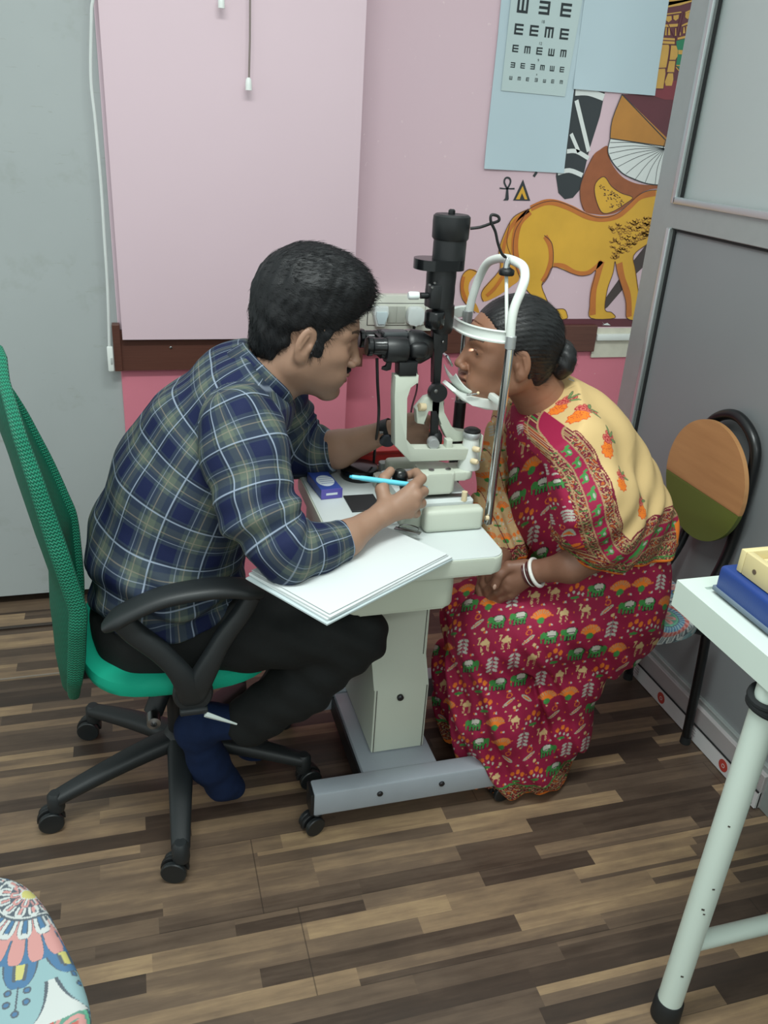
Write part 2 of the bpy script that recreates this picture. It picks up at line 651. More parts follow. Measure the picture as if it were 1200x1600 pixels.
zr0, zr1 = at(800, 551, WY - .02).z, at(800, 509, WY - .02).z
xe = at(931, 530, WY - .02).x
rr = MB().box(((.66 + xe) / 2, WY - .011, (zr0 + zr1) / 2), (xe - .66, .022, zr1 - zr0), .002, seg=1).done('trim_6', RM, smooth=False)
tag(rr, 'brown wooden rail under the painted mural', 'rail', kind='structure')
pt = MB().box(((xe + 2.0) / 2, WY - .004, at(950, 535, WY).z), (2.0 - xe, .008, at(950, 512, WY).z - at(950, 557, WY).z)).done('trim_7', M('bare_plaster', (206, 202, 186), .8, var=.08, vs=25, bs=.4, bscale=90), smooth=False)
tag(pt, 'bare pale plaster patch where the rail ends', 'plaster patch', kind='structure')
tk = MB().box(((xe + .003 + at(992, 525, WY - .02).x) / 2, WY - .016, at(960, 527, WY - .02).z), (at(992, 525, WY - .02).x - xe - .003, .018, .023), .003).done('cable_trunking', M('white_plastic', (222, 226, 222), .4))
tag(tk, 'short white plastic trunking on the bare plaster patch', 'cable trunking')

# aluminium partition on the right
PXX = 1.43
alu = M('brushed_aluminium', (166, 174, 172), .42, .5, var=.03, vs=30, bs=.1, bscale=300)
aluL = M('light_aluminium_bead', (205, 212, 212), .32, .8, var=.03)
part = thing('wall_right', 'grey aluminium framed partition with a glazed upper pane', 'partition', (PXX, 1.0, 0), kind='structure')
YE = 2.19; zb = .10; zm0 = 1.288; zm1 = 1.352
f_ = MB()
f_.box((PXX + .022, YE - .052, 1.35), (.046, .104, 2.7), .002, seg=1)
f_.box((PXX + .022, (YE - .1 - 2.2) / 2, (zm0 + zm1) / 2), (.046, YE - .1 + 2.2, zm1 - zm0), .002, seg=1)
f_.box((PXX + .022, (YE - 2.2) / 2, .06), (.046, YE + 2.2, .12), .002, seg=1)
f_.box((PXX + .022, (YE - 2.2) / 2, 2.65), (.046, YE + 2.2, .1), .002, seg=1)
f_.done('partition_frame', alu, part, smooth=False)
g_ = MB()
g_.box((PXX - .004, YE - .098, (2.6 + zm1) / 2), (.012, .018, 2.6 - zm1), .002)
g_.box((PXX - .004, (YE - .1 - 2.2) / 2, zm1 + .008), (.012, YE - .1 + 2.2, .018), .002)
g_.box((PXX - .003, YE - .098, (zm0 + .1) / 2), (.010, .016, zm0 - .1), .002)
g_.done('glazing_bead', aluL, part)
gk = MB()
gk.box((PXX + .008, YE - .112, (2.6 + zm1) / 2), (.006, .008, 2.6 - zm1 - .01))
gk.box((PXX + .008, YE - .112, (zm0 + .11) / 2), (.006, .008, zm0 - .11))
gk.box((PXX + .008, (YE - .12 - 2.2) / 2, zm0 - .004), (.006, YE - .12 + 2.2, .006))
gk.done('rubber_gasket', M('black_rubber', (22, 24, 25), .7), part)
mgl, b = newmat('frosted_glass', .42, 0, .5)
b.inputs['Transmission Weight'].default_value = .45
v, x, y, z = coords(); setc(b, mix(noise(v, 2.5, 2), srgb(196, 206, 206), srgb(205, 214, 212)))
MB().box((PXX + .02, (YE - .1 - 2.2) / 2, (2.6 + zm1) / 2), (.006, YE - .1 + 2.2, 2.6 - zm1)).done('frosted_pane', mgl, part, smooth=False)
mlp, b = newmat('grey_laminate_panel', .36, 0, .5)
v, x, y, z = coords(); setc(b, mix(noise(v, 2.2, 3), srgb(122, 126, 128), srgb(134, 138, 140)))
MB().box((PXX + .018, (YE - .1 - 2.2) / 2, (zm0 + .1) / 2), (.014, YE - .1 + 2.2, zm0 - .1)).done('lower_panel', mlp, part, smooth=False)
# skirting strip with stickers along the partition foot
bs = thing('baseboard_right', 'light grey skirting strip with printed protective film', 'skirting', (PXX, 1, 0), kind='structure')
MB().box((PXX - .006, (YE + 1.24) / 2, .052), (.014, YE - 1.24, .104), .002, seg=1).done('skirting_board', M('pale_skirting', (176, 172, 172), .45, .2), bs, smooth=False)
MB().box((PXX - .012, (YE + 1.24) / 2, .027), (.012, YE - 1.24, .05), .001, seg=1).done('white_film_strip', M('white_film', (205, 205, 205), .5), bs, smooth=False)
MB().box((PXX - .0175, (YE + 1.24) / 2, .054), (.004, YE - 1.24, .003)).done('dark_groove', M('black_rubber'), bs, smooth=False)


def text(name, s, loc, size, rotm, mat, parent, ext=.0003, ax='LEFT'):
    cu = bpy.data.curves.new(name, 'FONT'); cu.body = s; cu.size = size; cu.extrude = ext; cu.align_x = ax
    o = bpy.data.objects.new(name + '_c', cu); COL.objects.link(o)
    bpy.context.view_layer.update()
    dg = bpy.context.evaluated_depsgraph_get()
    me = bpy.data.meshes.new_from_object(o.evaluated_get(dg))
    bpy.data.objects.remove(o, do_unlink=True); bpy.data.curves.remove(cu)
    me.name = name
    me.transform(Matrix.Translation(loc) @ rotm.to_4x4())
    me.materials.clear()
    q = link(name, me, mat, parent, smooth=False)
    return q


RXM = Matrix(((0, 0, -1), (-1, 0, 0), (0, 1, 0)))   # text facing -x, reading towards -y
ink = M('grey_print', (96, 98, 100), .6); red = M('red_print', (176, 62, 52), .6); black = M('black_ink', (28, 38, 42), .6)
for yy in (1.66, 1.37, 1.97):
    MB().lathe([(0, 0), (.017, 0), (.017, .0006), (0, .0006)], (PXX - .0182, yy, .027), (-1, 0, 0), 24, 1, 1).done('red_emblem', red, bs)
    text('film_print', 'O', (PXX - .0188, yy + .006, .021), .016, RXM, M('white_film'), bs)
    for q in range(3):
        text('film_print', '----------', (PXX - .0184, yy + .15, .037 - q * .009), .0085, RXM, ink, bs)

# ------------------------------------------------------------------ painted mural on the wall
def flat(mb, pts, lay, conv, smooth=0, closed=True):
    if smooth: pts = [tuple(q) for q in catmull(pts, smooth, closed)]
    vs = []
    for p in pts:
        q = at(*conv(p), WY); vs.append(Vector((q.x, WY - .0006 - .0006 * lay, q.z)))
    return vs


def fill(mb, pts, lay, conv, smooth=0):
    vs = [mb.bm.verts.new(v) for v in flat(mb, pts, lay, conv, smooth)]
    es = [mb.bm.edges.new((vs[i], vs[(i + 1) % len(vs)])) for i in range(len(vs))]
    bmesh.ops.triangle_fill(mb.bm, use_beauty=True, use_dissolve=False, edges=es)


def stroke(mb, pts, w, lay, conv, smooth=6, closed=False):
    vs = flat(mb, pts, lay, conv, smooth, closed)
    n = len(vs); L = []; R_ = []
    for i in range(n):
        a = vs[i - 1] if (i or closed) else vs[0]; b_ = vs[(i + 1) % n] if (i < n - 1 or closed) else vs[-1]
        t = (b_ - a); t.y = 0
        if t.length < 1e-7: t = Vector((1, 0, 0))
        t.normalize(); nn = Vector((-t.z, 0, t.x)) * w / 2
        L.append(mb.bm.verts.new(vs[i] + nn)); R_.append(mb.bm.verts.new(vs[i] - nn))
    for i in range(n if closed else n - 1):
        j = (i + 1) % n
        mb.bm.faces.new([L[i], L[j], R_[j], R_[i]])


def paint(name, rgb, var=.05, vs=14): return M('mural_' + name, rgb, .5, 0, var, vs)


z3 = lambda p: (700 + p[0] * .3, 240 + p[1] * .3)
z2 = lambda p: (540 + p[0] * .55, p[1] * .55)
zt = lambda p: (1000 + p[0] * .1, p[1] * .1)
mural = thing('wall_mural', 'painted wall mural of a yellow lion, feather fan and striped sash', 'mural', (1.4, WY, 1.2))
YEL = paint('yellow', (214, 164, 52), .10, 9); ORG = paint('orange_brown', (190, 110, 44), .12, 20); BRN = paint('brown', (150, 84, 48), .10, 30)
DRK = paint('outline', (84, 52, 44)); CHA = paint('charcoal', (44, 50, 54)); WHT = paint('white', (214, 218, 216), .02); MAR = paint('maroon', (94, 42, 52), .06)
GLD = paint('gold', (196, 152, 72), .08, 25); GRN = paint('green', (28, 120, 84)); REDP = paint('dark_red', (124, 46, 56))
LION = [(420, 290), (480, 258), (545, 246), (610, 262), (690, 300), (760, 328), (820, 332), (880, 312), (940, 262), (1000, 210), (1060, 190), (1120, 196), (1200, 240), (1200, 420), (1080, 440), (1030, 475), (965, 530), (975, 610), (992, 740), (1000, 856), (930, 856), (926, 780), (905, 700), (880, 620), (868, 560), (858, 620), (830, 700), (815, 790), (822, 820), (850, 826), (865, 856), (742, 856), (736, 790), (742, 720), (768, 610), (740, 628), (690, 636), (640, 622), (590, 600), (542, 590), (515, 640), (487, 682), (505, 740), (540, 804), (600, 808), (618, 835), (612, 860), (520, 860), (480, 790), (400, 700), (372, 640), (345, 560), (338, 480), (350, 400), (385, 340)]
lm = MB(); fill(lm, LION, 2, z3, 4); lm.done('lion_figure', YEL, mural, smooth=False)
tb = MB()
fill(tb, [(420, 288), (340, 330), (290, 420), (262, 510), (268, 600), (210, 670), (176, 715), (182, 770), (260, 740), (330, 690), (370, 650), (345, 560), (338, 470), (360, 390), (400, 330)], 1, z3, 4)
fill(tb, [(150, 615), (110, 602), (75, 630), (62, 690), (75, 760), (110, 800), (160, 830), (150, 790), (110, 730), (112, 670)], 1, z3, 4)
tb.done('lion_tail', paint('tail', (208, 148, 52), .1, 12), mural, smooth=False)
sh = MB()
for pts, w_ in (([(425, 300), (370, 360), (348, 450), (352, 540), (380, 620)], .024), ([(430, 285), (500, 255), (560, 256), (640, 285), (720, 325), (800, 340), (880, 325), (940, 280), (1000, 225), (1080, 205)], .019),
                ([(505, 430), (530, 480), (535, 550), (515, 620), (490, 665)], .017), ([(548, 580), (600, 585), (660, 618), (720, 622), (770, 590), (800, 560)], .015), ([(798, 560), (775, 640), (755, 720), (752, 840)], .024), ([(890, 570), (905, 650), (935, 740), (940, 850)], .024),
                ([(420, 295), (350, 350), (305, 430), (285, 520), (300, 600), (250, 690), (200, 740)], .012), ([(80, 640), (72, 700), (95, 770)], .012)):
    stroke(sh, pts, w_, 3, z3)
sh.done('lion_shading_strokes', ORG, mural, smooth=False)
ol = MB()
stroke(ol, LION, .0022, 4, z3, 4, True)
stroke(ol, [(420, 288), (340, 330), (290, 420), (262, 510), (268, 600), (176, 715), (182, 770)], .0022, 4, z3)
stroke(ol, [(320, 360), (305, 460), (330, 540)], .0018, 4, z3)
stroke(ol, [(150, 615), (110, 602), (75, 630), (62, 690), (75, 760), (140, 830)], .0022, 4, z3)
stroke(ol, [(500, 425), (540, 470), (545, 570), (520, 640), (487, 685)], .0025, 4, z3)
ol.done('lion_outline', DRK, mural, smooth=False)
mn_ = MB(); rr_ = random.Random(4)
for i in range(170):
    u_, v_ = rr_.random(), rr_.random()
    X_ = 820 + 215 * v_ + 20 * rr_.random(); Y_ = 325 + 40 * (1 - v_) + u_ * (200 - 110 * v_)
    stroke(mn_, [(X_, Y_), (X_ + 9, Y_ + 9), (X_ + 20, Y_ + 4)], .0032, 3, z3, 3)
mn_.done('lion_mane_marks', paint('mane', (160, 112, 38)), mural, smooth=False)
cb_ = MB(); fill(cb_, [(755, 10), (715, 90), (688, 170), (688, 240), (708, 298), (760, 315), (830, 318), (890, 300), (945, 255), (1005, 205), (1060, 185), (1110, 180), (1110, 165), (1000, 160), (920, 130), (870, 80), (838, 20), (830, -40), (790, -20)], 1, z3, 4)
cb_.done('brown_wing', BRN, mural, smooth=False)
cy_ = MB(); fill(cy_, [(812, 120), (770, 150), (762, 200), (780, 270), (808, 310), (860, 300), (920, 262), (960, 228), (900, 205), (850, 170)], 2, z3, 4); cy_.done('yellow_wing_patch', YEL, mural, smooth=False)
cd_ = MB()
for i in range(60):
    a_, b_ = rr_.random(), rr_.random()
    X_ = 775 + a_ * 60 + b_ * 95; Y_ = 150 + a_ * 130 * (1 - b_ * .5) + b_ * 55
    stroke(cd_, [(X_, Y_), (X_ + 7, Y_ + 3)], .0022, 3, z3, 1)
stroke(cd_, [(812, 120), (770, 150), (762, 200), (780, 270), (808, 310), (860, 300), (920, 262), (960, 228), (900, 205), (850, 170)], .0022, 3, z3, 4, True)
stroke(cd_, [(755, 10), (715, 90), (688, 170), (688, 240), (708, 298)], .0022, 3, z3)
cd_.done('wing_marks', DRK, mural, smooth=False)
fw = MB(); fill(fw, [(750, 395), (905, 417), (960, 430), (960, 532), (895, 525), (850, 520), (790, 495), (758, 462), (744, 430)], 3, z2, 0); fw.done('white_feather_fan', WHT, mural, smooth=False)
fo = MB(); fill(fo, [(784, 268), (915, 395), (960, 400), (960, 425), (905, 416), (750, 393), (756, 340)], 3, z2, 0); fo.done('orange_fan_handle', paint('ochre', (182, 124, 52), .1), mural, smooth=False)
fm = MB(); fill(fm, [(784, 268), (908, 398), (1010, 400), (1010, -80), (905, -80), (870, 100), (860, 268)], 1, z2, 0); fm.done('maroon_field', MAR, mural, smooth=False)
fr_ = MB(); fill(fr_, [(856, 240), (1000, 220), (1000, 285), (905, 283), (860, 268)], 2, z2, 0); fr_.done('red_band', REDP, mural, smooth=False)
fl_ = MB()
for i, (ex, ey) in enumerate([(750, 405), (747, 420), (748, 436), (756, 455), (772, 474), (795, 494), (822, 509), (850, 518), (878, 524)]):
    stroke(fl_, [(ex, ey), ((ex + 905) / 2 - 6, (ey + 422) / 2 - 8 + i), (905, 422)], .0016, 4, z2, 4)
stroke(fl_, [(750, 395), (744, 430), (758, 462), (790, 495), (850, 520), (905, 527)], .003, 4, z2)
stroke(fl_, [(750, 393), (905, 416)], .003, 4, z2, 2); stroke(fl_, [(784, 268), (756, 340), (750, 393)], .003, 4, z2, 3); stroke(fl_, [(784, 268), (908, 398), (900, 425)], .003, 4, z2, 1)
fl_.done('fan_lines', CHA, mural, smooth=False)
st = MB(); fill(st, [(650, 250), (736, 262), (722, 330), (692, 425), (678, 485), (664, 540), (645, 562), (622, 566), (604, 548), (597, 500), (612, 440), (628, 380), (640, 310)], 1, z2, 0)
st.done('striped_sash', CHA, mural, smooth=False)
sw = MB()
for pts, w_ in (([(652, 262), (690, 262), (733, 277)], .020), ([(655, 285), (690, 430)], .014), ([(640, 380), (662, 432)], .012), ([(628, 430), (655, 430), (690, 450)], .013), ([(602, 492), (635, 484), (672, 498)], .014)):
    stroke(sw, pts, w_, 2, z2, 4)
sw.done('sash_white_stripes', WHT, mural, smooth=False)
an = MB()
stroke(an, [(306, 180), (293, 152), (296, 132), (308, 125), (322, 132), (324, 152), (310, 180)], .006, 1, z3, 4)
fill(an, [(303, 178), (313, 178), (316, 236), (312, 244), (286, 244), (297, 232)], 1, z3)
fill(an, [(268, 176), (300, 180), (346, 178), (346, 187), (300, 186), (268, 184)], 1, z3)
fill(an, [(390, 134), (428, 246), (338, 244)], 1, z3)
an.done('ankh_and_tent_signs', CHA, mural, smooth=False)
ty = MB(); fill(ty, [(388, 168), (412, 238), (398, 238), (384, 205), (372, 238), (352, 238)], 2, z3); ty.done('tent_yellow', YEL, mural, smooth=False)
bk0 = MB(); stroke(bk0, [(462, 95), (445, 120)], .009, 1, z3, 1); bk0.done('dark_feather_tip', CHA, mural, smooth=False)
bk = MB(); fill(bk, [(815, 760), (900, 640), (1035, 470), (1050, 560), (985, 620), (830, 800), (812, 812)], 0, z3)
bk.done('dark_diagonal_stroke', paint('umber', (66, 54, 52)), mural, smooth=False)
bb = MB(); fill(bb, [(285, 907), (1100, 904), (1100, 927), (285, 930)], 0, z2); bb.done('maroon_base_line', MAR, mural, smooth=False)
gg = MB()
for pts in ([(440, -60), (900, -90), (900, -20), (820, 0), (430, 90), (430, 30)], [(430, 30), (640, 5), (830, -25), (830, 20), (620, 85), (415, 120)], [(395, 215), (640, 180), (640, 200), (395, 235)], [(400, 255), (485, 250), (490, 310), (440, 350), (402, 320)], [(515, 245), (600, 230), (595, 290), (550, 325), (515, 300)], [(700, 190), (830, 130), (830, 160), (700, 215)], [(705, 215), (770, 190), (775, 270), (735, 300), (698, 270)],
            [(375, 385), (590, 370), (580, 415), (460, 425), (372, 420)], [(650, 390), (790, 325), (790, 365), (645, 415)], [(395, 430), (410, 430), (408, 555), (383, 550)], [(440, 435), (455, 435), (468, 550), (430, 550)], [(545, 440), (558, 440), (560, 560), (540, 560)], [(610, 500), (630, 500), (630, 555), (600, 555)], [(672, 425), (690, 425), (698, 520), (664, 525)], [(715, 410), (730, 410), (735, 505), (710, 512)],
            [(338, 590), (540, 600), (535, 690), (330, 680)], [(580, 590), (740, 550), (730, 590), (578, 622)], [(330, 700), (440, 700), (455, 745), (405, 1060), (262, 1060)], [(480, 710), (560, 715), (585, 790), (580, 880), (545, 935), (455, 935)], [(255, 1080), (385, 1070), (390, 1150), (355, 1390), (215, 1385)], [(450, 950), (545, 955), (525, 1130), (415, 1125)], [(430, 1145), (510, 1145), (515, 1240), (490, 1340), (395, 1340), (380, 1280)], [(590, 780), (660, 785), (670, 850), (590, 850)]):
    fill(gg, pts, 3, zt)
stroke(gg, [(560, 1022), (670, 1028)], .003, 3, zt, 1); stroke(gg, [(555, 1050), (640, 1150)], .003, 3, zt, 1)
gg.done('gold_tassels', GLD, mural, smooth=False)
gr_ = MB(); fill(gr_, [(560, 640), (760, 590), (760, 1110), (640, 1110), (555, 1020), (580, 880)], 2, zt); gr_.done('green_robe', GRN, mural, smooth=False)
gl = MB()
for pts in ([(458, 700), (440, 900), (405, 1065)], [(255, 1070), (400, 1062)], [(450, 943), (545, 942)], [(415, 1135), (520, 1135)], [(650, 180), (590, 420), (545, 700)], [(690, 180), (600, 560)], [(430, 380), (540, 580)], [(340, 630), (535, 640)], [(375, 390), (300, 800), (215, 1390)], [(380, 1290), (360, 1390), (215, 1388)]):
    stroke(gl, pts, .0028, 4, zt, 1)
gl.done('tassel_lines', MAR, mural, smooth=False)
# flaking paint over the rail
fk = MB(); fill(fk, [(480, 375), (500, 395), (530, 385), (560, 408), (480, 405), (500, 400)], 5, lambda p: (860 + p[0] / 6, 440 + p[1] / 6)); fk.done('flaked_paint', WHT, mural, smooth=False)


# ------------------------------------------------------------------ papers on the wall and the letter chart
def sheet(name, px, lab, cat, off, mat, curl=0.002):
    P4 = [at(*p, WY) for p in px]
    mbx = MB(); y0 = WY - off
    n = 10; g = [[None] * (n + 1) for _ in range(n + 1)]
    for i in range(n + 1):
        for j in range(n + 1):
            u_, v_ = i / n, j / n
            q = (P4[0] * (1 - u_) + P4[1] * u_) * (1 - v_) + (P4[3] * (1 - u_) + P4[2] * u_) * v_
            d_ = curl * (max(0, v_ - .75) * 4) ** 2 * (.5 + .5 * math.cos(u_ * 5))
            g[i][j] = (q.x, q.z, d_)
    bmx = mbx.bm
    F_ = [[bmx.verts.new((g[i][j][0], y0 - g[i][j][2], g[i][j][1])) for j in range(n + 1)] for i in range(n + 1)]
    K_ = [[bmx.verts.new((g[i][j][0], y0 + .0004 - g[i][j][2], g[i][j][1])) for j in range(n + 1)] for i in range(n + 1)]
    for i in range(n):
        for j in range(n):
            bmx.faces.new([F_[i][j], F_[i + 1][j], F_[i + 1][j + 1], F_[i][j + 1]]); bmx.faces.new([K_[i][j], K_[i][j + 1], K_[i + 1][j + 1], K_[i + 1][j]])
    for k in range(n):
        bmx.faces.new([F_[k][0], K_[k][0], K_[k + 1][0], F_[k + 1][0]]); bmx.faces.new([F_[k][n], F_[k + 1][n], K_[k + 1][n], K_[k][n]])
        bmx.faces.new([F_[0][k], F_[0][k + 1], K_[0][k + 1], K_[0][k]]); bmx.faces.new([F_[n][k], K_[n][k], K_[n][k + 1], F_[n][k + 1]])
    o = mbx.done(name, mat); tag(o, lab, cat, 'plain sheets taped to the mural wall' if 'chart' not in name else None)
    return o


PAPW = M('pale_blue_paper', (178, 196, 204), .6, var=.02, vs=3); PAP2 = M('chart_paper', (180, 196, 196), .55, var=.02, vs=3)
sheet('paper_sheet', [(788, -60), (915, -50), (893, 152), (777, 48)][0:1] + [(917, -52), (905.5, 60), (777.5, 49.5)], 'blank pale blue sheet behind the top of the letter chart', 'paper', .0045, PAPW, 0)
sheet('paper_sheet', [(777.6, 48.5), (906, 56), (879.3, 270.4), (754.7, 263.4)], 'blank pale blue sheet hanging below the letter chart', 'paper', .0055, PAPW, .004)
sheet('paper_sheet', [(918, -50), (1050, -42), (1021, 149.5), (893.5, 139)], 'blank pale blue sheet right of the letter chart', 'paper', .0065, PAPW, .004)
chart = thing('letter_chart', 'printed eye test chart with rows of turned letter E on pale sheets', 'eye chart', at(840, 80, WY))
cp = sheet('chart_sheet', [(801, -40), (914, -32), (881, 151), (781.5, 141.5)], None, None, .0080, PAP2, 0)
for k_ in ('label', 'category', 'group'):
    if k_ in cp.keys(): del cp[k_]
cp.parent = chart; cp.matrix_parent_inverse = chart.matrix_world.inverted()


def cz(X_, Y_): return (770 + X_ / 7.5, Y_ / 7.5)


def glyph(mbx, cx_, cy_, s_, d):
    """tumbling E in chart-zoom units; d = direction of the prongs"""
    c0 = at(*cz(cx_, cy_), WY)
    k = s_ / 7.5 * mpp(c0) / 2
    ang = {'r': 0, 'u': PI / 2, 'l': PI, 'd': -PI / 2}[d]
    ca, sa = math.cos(ang), math.sin(ang)
    for (x0, z0, x1, z1) in ((-1, -1, -.6, 1), (-.6, .6, 1, 1), (-.6, -.2, 1, .2), (-.6, -1, 1, -.6)):
        vs = []
        for (a_, b_) in ((x0, z0), (x1, z0), (x1, z1), (x0, z1)):
            vs.append(mbx.bm.verts.new((c0.x + (a_ * ca - b_ * sa) * k, WY - .0086, c0.z + (a_ * sa + b_ * ca) * k)))
        mbx.bm.faces.new(vs)


gm = MB()
for cx_, cy_, s_, d in ((338, 75, 140, 'u'), (592, 95, 138, 'l'), (843, 122, 138, 'r'),
                        (292, 345, 112, 'r'), (470, 362, 110, 'r'), (646, 382, 110, 'd'), (823, 402, 112, 'r'),
                        (252, 570, 76, 'r'), (392, 586, 76, 'd'), (532, 600, 76, 'r'), (672, 616, 76, 'u'), (812, 628, 76, 'd'),
                        (222, 762, 56, 'l'), (338, 772, 56, 'r'), (454, 783, 56, 'l'), (567, 794, 56, 'd'), (681, 805, 56, 'u'), (796, 816, 56, 'r'),
                        (198, 914, 38, 'u'), (296, 922, 38, 'd'), (394, 930, 38, 'r'), (495, 938, 38, 'l'), (592, 950, 36, 'u'), (688, 955, 38, 'r'), (788, 963, 38, 'd')):
    gm = MB(); glyph(gm, cx_, cy_, s_, d); gm.done('printed_letter', black, chart, smooth=False)
RW = Matrix(((1, 0, 0), (0, 0, -1), (0, 1, 0)))
for s_, X_, Y_, k in (('18', 572, 275, 34), ('12', 542, 528, 32), ('9', 518, 724, 30), ('6', 500, 886, 22)):
    q = at(*cz(X_, Y_), WY); q.y = WY - .0084
    text('printed_number', s_, q, k / 7.5 * mpp(q) * 1.35, RW, black, chart, .0001, 'CENTER')

# ------------------------------------------------------------------ socket board with two plugs
WP = M('white_plastic'); WPY = M('aged_white_plastic', (214, 216, 204), .42, var=.02)
BLK = M('black_plastic', (20, 22, 24), .42, var=.03, bs=.1, bscale=500)
BLG = M('black_gloss', (14, 16, 18), .22)
sk = thing('socket_board', 'white double socket board on the wall behind the microscope', 'socket', at(620, 490, WY))
ks = lambda X_, Y_, yy: at(560 + X_ / 7.5, 440 + Y_ / 7.5, yy)
a_, b_ = ks(-35, 150, WY - .03), ks(850, 575, WY - .03)
bm0 = MB().box(((a_.x + b_.x) / 2, WY - .018, (a_.z + b_.z) / 2), (b_.x - a_.x, .036, a_.z - b_.z), .004); bm0.done('back_box', WPY, sk)
a_, b_ = ks(118, 258, WY - .038), ks(765, 505, WY - .038)
MB().box(((a_.x + b_.x) / 2, WY - .037, (a_.z + b_.z) / 2), (b_.x - a_.x + .004, .002, a_.z - b_.z + .004), 0).done('dark_seam', M('seam_grey', (70, 74, 74), .6), sk)
MB().box(((a_.x + b_.x) / 2, WY - .039, (a_.z + b_.z) / 2), (b_.x - a_.x, .004, a_.z - b_.z), .001).done('front_plate', WPY, sk)
for X0, X1 in ((350, 438), (452, 540)):
    a_, b_ = ks(X0, 290, WY - .042), ks(X1, 482, WY - .042)
    MB().box(((a_.x + b_.x) / 2, WY - .043, (a_.z + b_.z) / 2), (b_.x - a_.x, .005, a_.z - b_.z), .001).done('rocker_switch', M('grey_switch', (176, 178, 168), .5), sk)
for k, (X0, Y0, X1, Y1, lab) in enumerate(((178, 290, 340, 522, 'white tapered plug in the left socket of the board'), (580, 295, 755, 515, 'rounded white plug in the right socket with black lead'))):
    a_, b_ = ks(X0, Y0, WY - .06), ks(X1, Y1, WY - .06)
    cx_, cz_ = (a_.x + b_.x) / 2, (a_.z + b_.z) / 2; w_, h_ = (b_.x - a_.x) / 2, (a_.z - b_.z) / 2
    pl = thing('power_plug', lab, 'plug', (cx_, WY - .04, cz_), 'plugs in the socket board')
    if k == 0: pts = [(-w_ * .55, -h_), (w_ * .55, -h_), (w_, h_ * .35), (w_ * .9, h_), (-w_ * .9, h_), (-w_, h_ * .35)]
    else: pts = [(math.copysign(abs(math.cos(t)) ** .6, math.cos(t)) * w_, math.copysign(abs(math.sin(t)) ** .6, math.sin(t)) * h_) for t in [2 * PI * i / 28 for i in range(28)]]
    MB().prism(pts, .030, (cx_, WY - .042, cz_), (1, 0, 0), (0, 0, 1), .004).done('plug_body', M('plug_white', (216, 224, 222), .35), pl)
    if k == 0: MB().prism([(p[0] * .8, p[1] * .62 - h_ * .1) for p in pts], .008, (cx_, WY - .070, cz_), (1, 0, 0), (0, 0, 1), .002).done('plug_grip', M('plug_blue_white', (196, 212, 216), .35), pl)
    else:
        MB().cyl((cx_, WY - .055, cz_ - h_ + .002), (cx_, WY - .055, cz_ - h_ - .02), .0055, .0045).done('strain_relief', BLK, pl)

# ------------------------------------------------------------------ cords
def cord(name, pts, r, mat, lab, cat, n=8, grp=None):
    o = MB().tube(catmull(pts, n), r, 8).done(name, mat); return tag(o, lab, cat, grp)


y_ = BY - .05
cord('thin_white_cable', [(at(146, -60, y_).x, y_, 2.7), (at(145, -50, y_).x, y_, 2.2), tuple(at(144, -40, y_)), tuple(at(143, 20, y_)), tuple(at(142, 120, y_)), tuple(at(149, 190, y_)), tuple(at(158, 290, y_)), tuple(at(163, 370, y_)), tuple(at(168, 450, y_)), tuple(at(171, 545, y_))], .0042, M('white_cable', (206, 210, 208), .5), 'thin white cable hanging down the grey wall board', 'cable')
ce = thing('cable_end_connector', 'white inline connector at the lower end of the cable beside the rail', 'connector', at(172, 560, y_))
p0, p1 = at(171.5, 541, y_), at(174, 580, y_)
MB().box(((p0 + p1) / 2), (.017, .014, (p0 - p1).length), .004).done('connector_body', WP, ce)
MB().box(((p0 + p1) / 2 + Vector((.003, -.008, -.004))), (.006, .004, .018), .001).done('sliding_switch', M('switch_grey', (170, 174, 172), .5), ce)
yp = BY - .075
q0, q1 = at(391, -60, yp), at(389, 121, yp)
pc = thing('pull_cord', 'long grey pull cord with white end in front of the pink board', 'pull cord', (q0.x, yp, 2.2), 'pull cords over the pink board')
MB().tube([Vector((q0.x, yp, 2.72)), q0, at(390.5, 60, yp), q1], .0026, 8).done('cord', M('grey_cord', (128, 116, 112), .7), pc)
e0, e1 = at(389, 119, yp), at(388.5, 141, yp)
MB().lathe([(0, 0), (.0085, 0), (.0085, .014), (.0068, .026), (.0035, .030), (0, .030)], e1, (0, 0, 1), 20).done('cord_end', WP, pc)
pc2 = thing('pull_cord', 'white end of a second pull cord cut off by the top of the picture', 'pull cord', at(346, 0, yp), 'pull cords over the pink board')
e1 = at(346, 13, yp)
MB().lathe([(0, 0), (.0085, 0), (.0085, .014), (.0068, .026), (.0035, .030), (0, .030)], e1, (0, 0, 1), 20).done('cord_end', WP, pc2)
MB().tube([e1 + Vector((0, 0, .028)), Vector((e1.x, e1.y, 2.72))], .0026, 8).done('cord', M('grey_cord'), pc2)
# small filler marks on the pink board

# ------------------------------------------------------------------ instrument table
IV = M('ivory_enamel', (190, 196, 182), .42, var=.02, vs=6)
IVD = M('ivory_enamel_side', (184, 190, 174), .45, var=.03, vs=6)
WTOP = M('white_laminate', (202, 209, 208), .32, var=.015)
GRYM = M('grey_painted_steel', (160, 168, 176), .42, .1, var=.04, vs=20, bs=.1)
CH = M('chrome', (205, 208, 208), .14, 1, var=.02)
STL = M('steel', (150, 150, 150), .3, 1)
CREAM = M('cream_knob', (214, 196, 160), .45, var=.03)

TY0, TY1, TX0, TX1, TZ = 1.305, 1.80, .345, .672, .75
tbl = thing('instrument_table', 'ivory column table with white top and grey base on casters', 'instrument table', (.55, 1.55, 0))


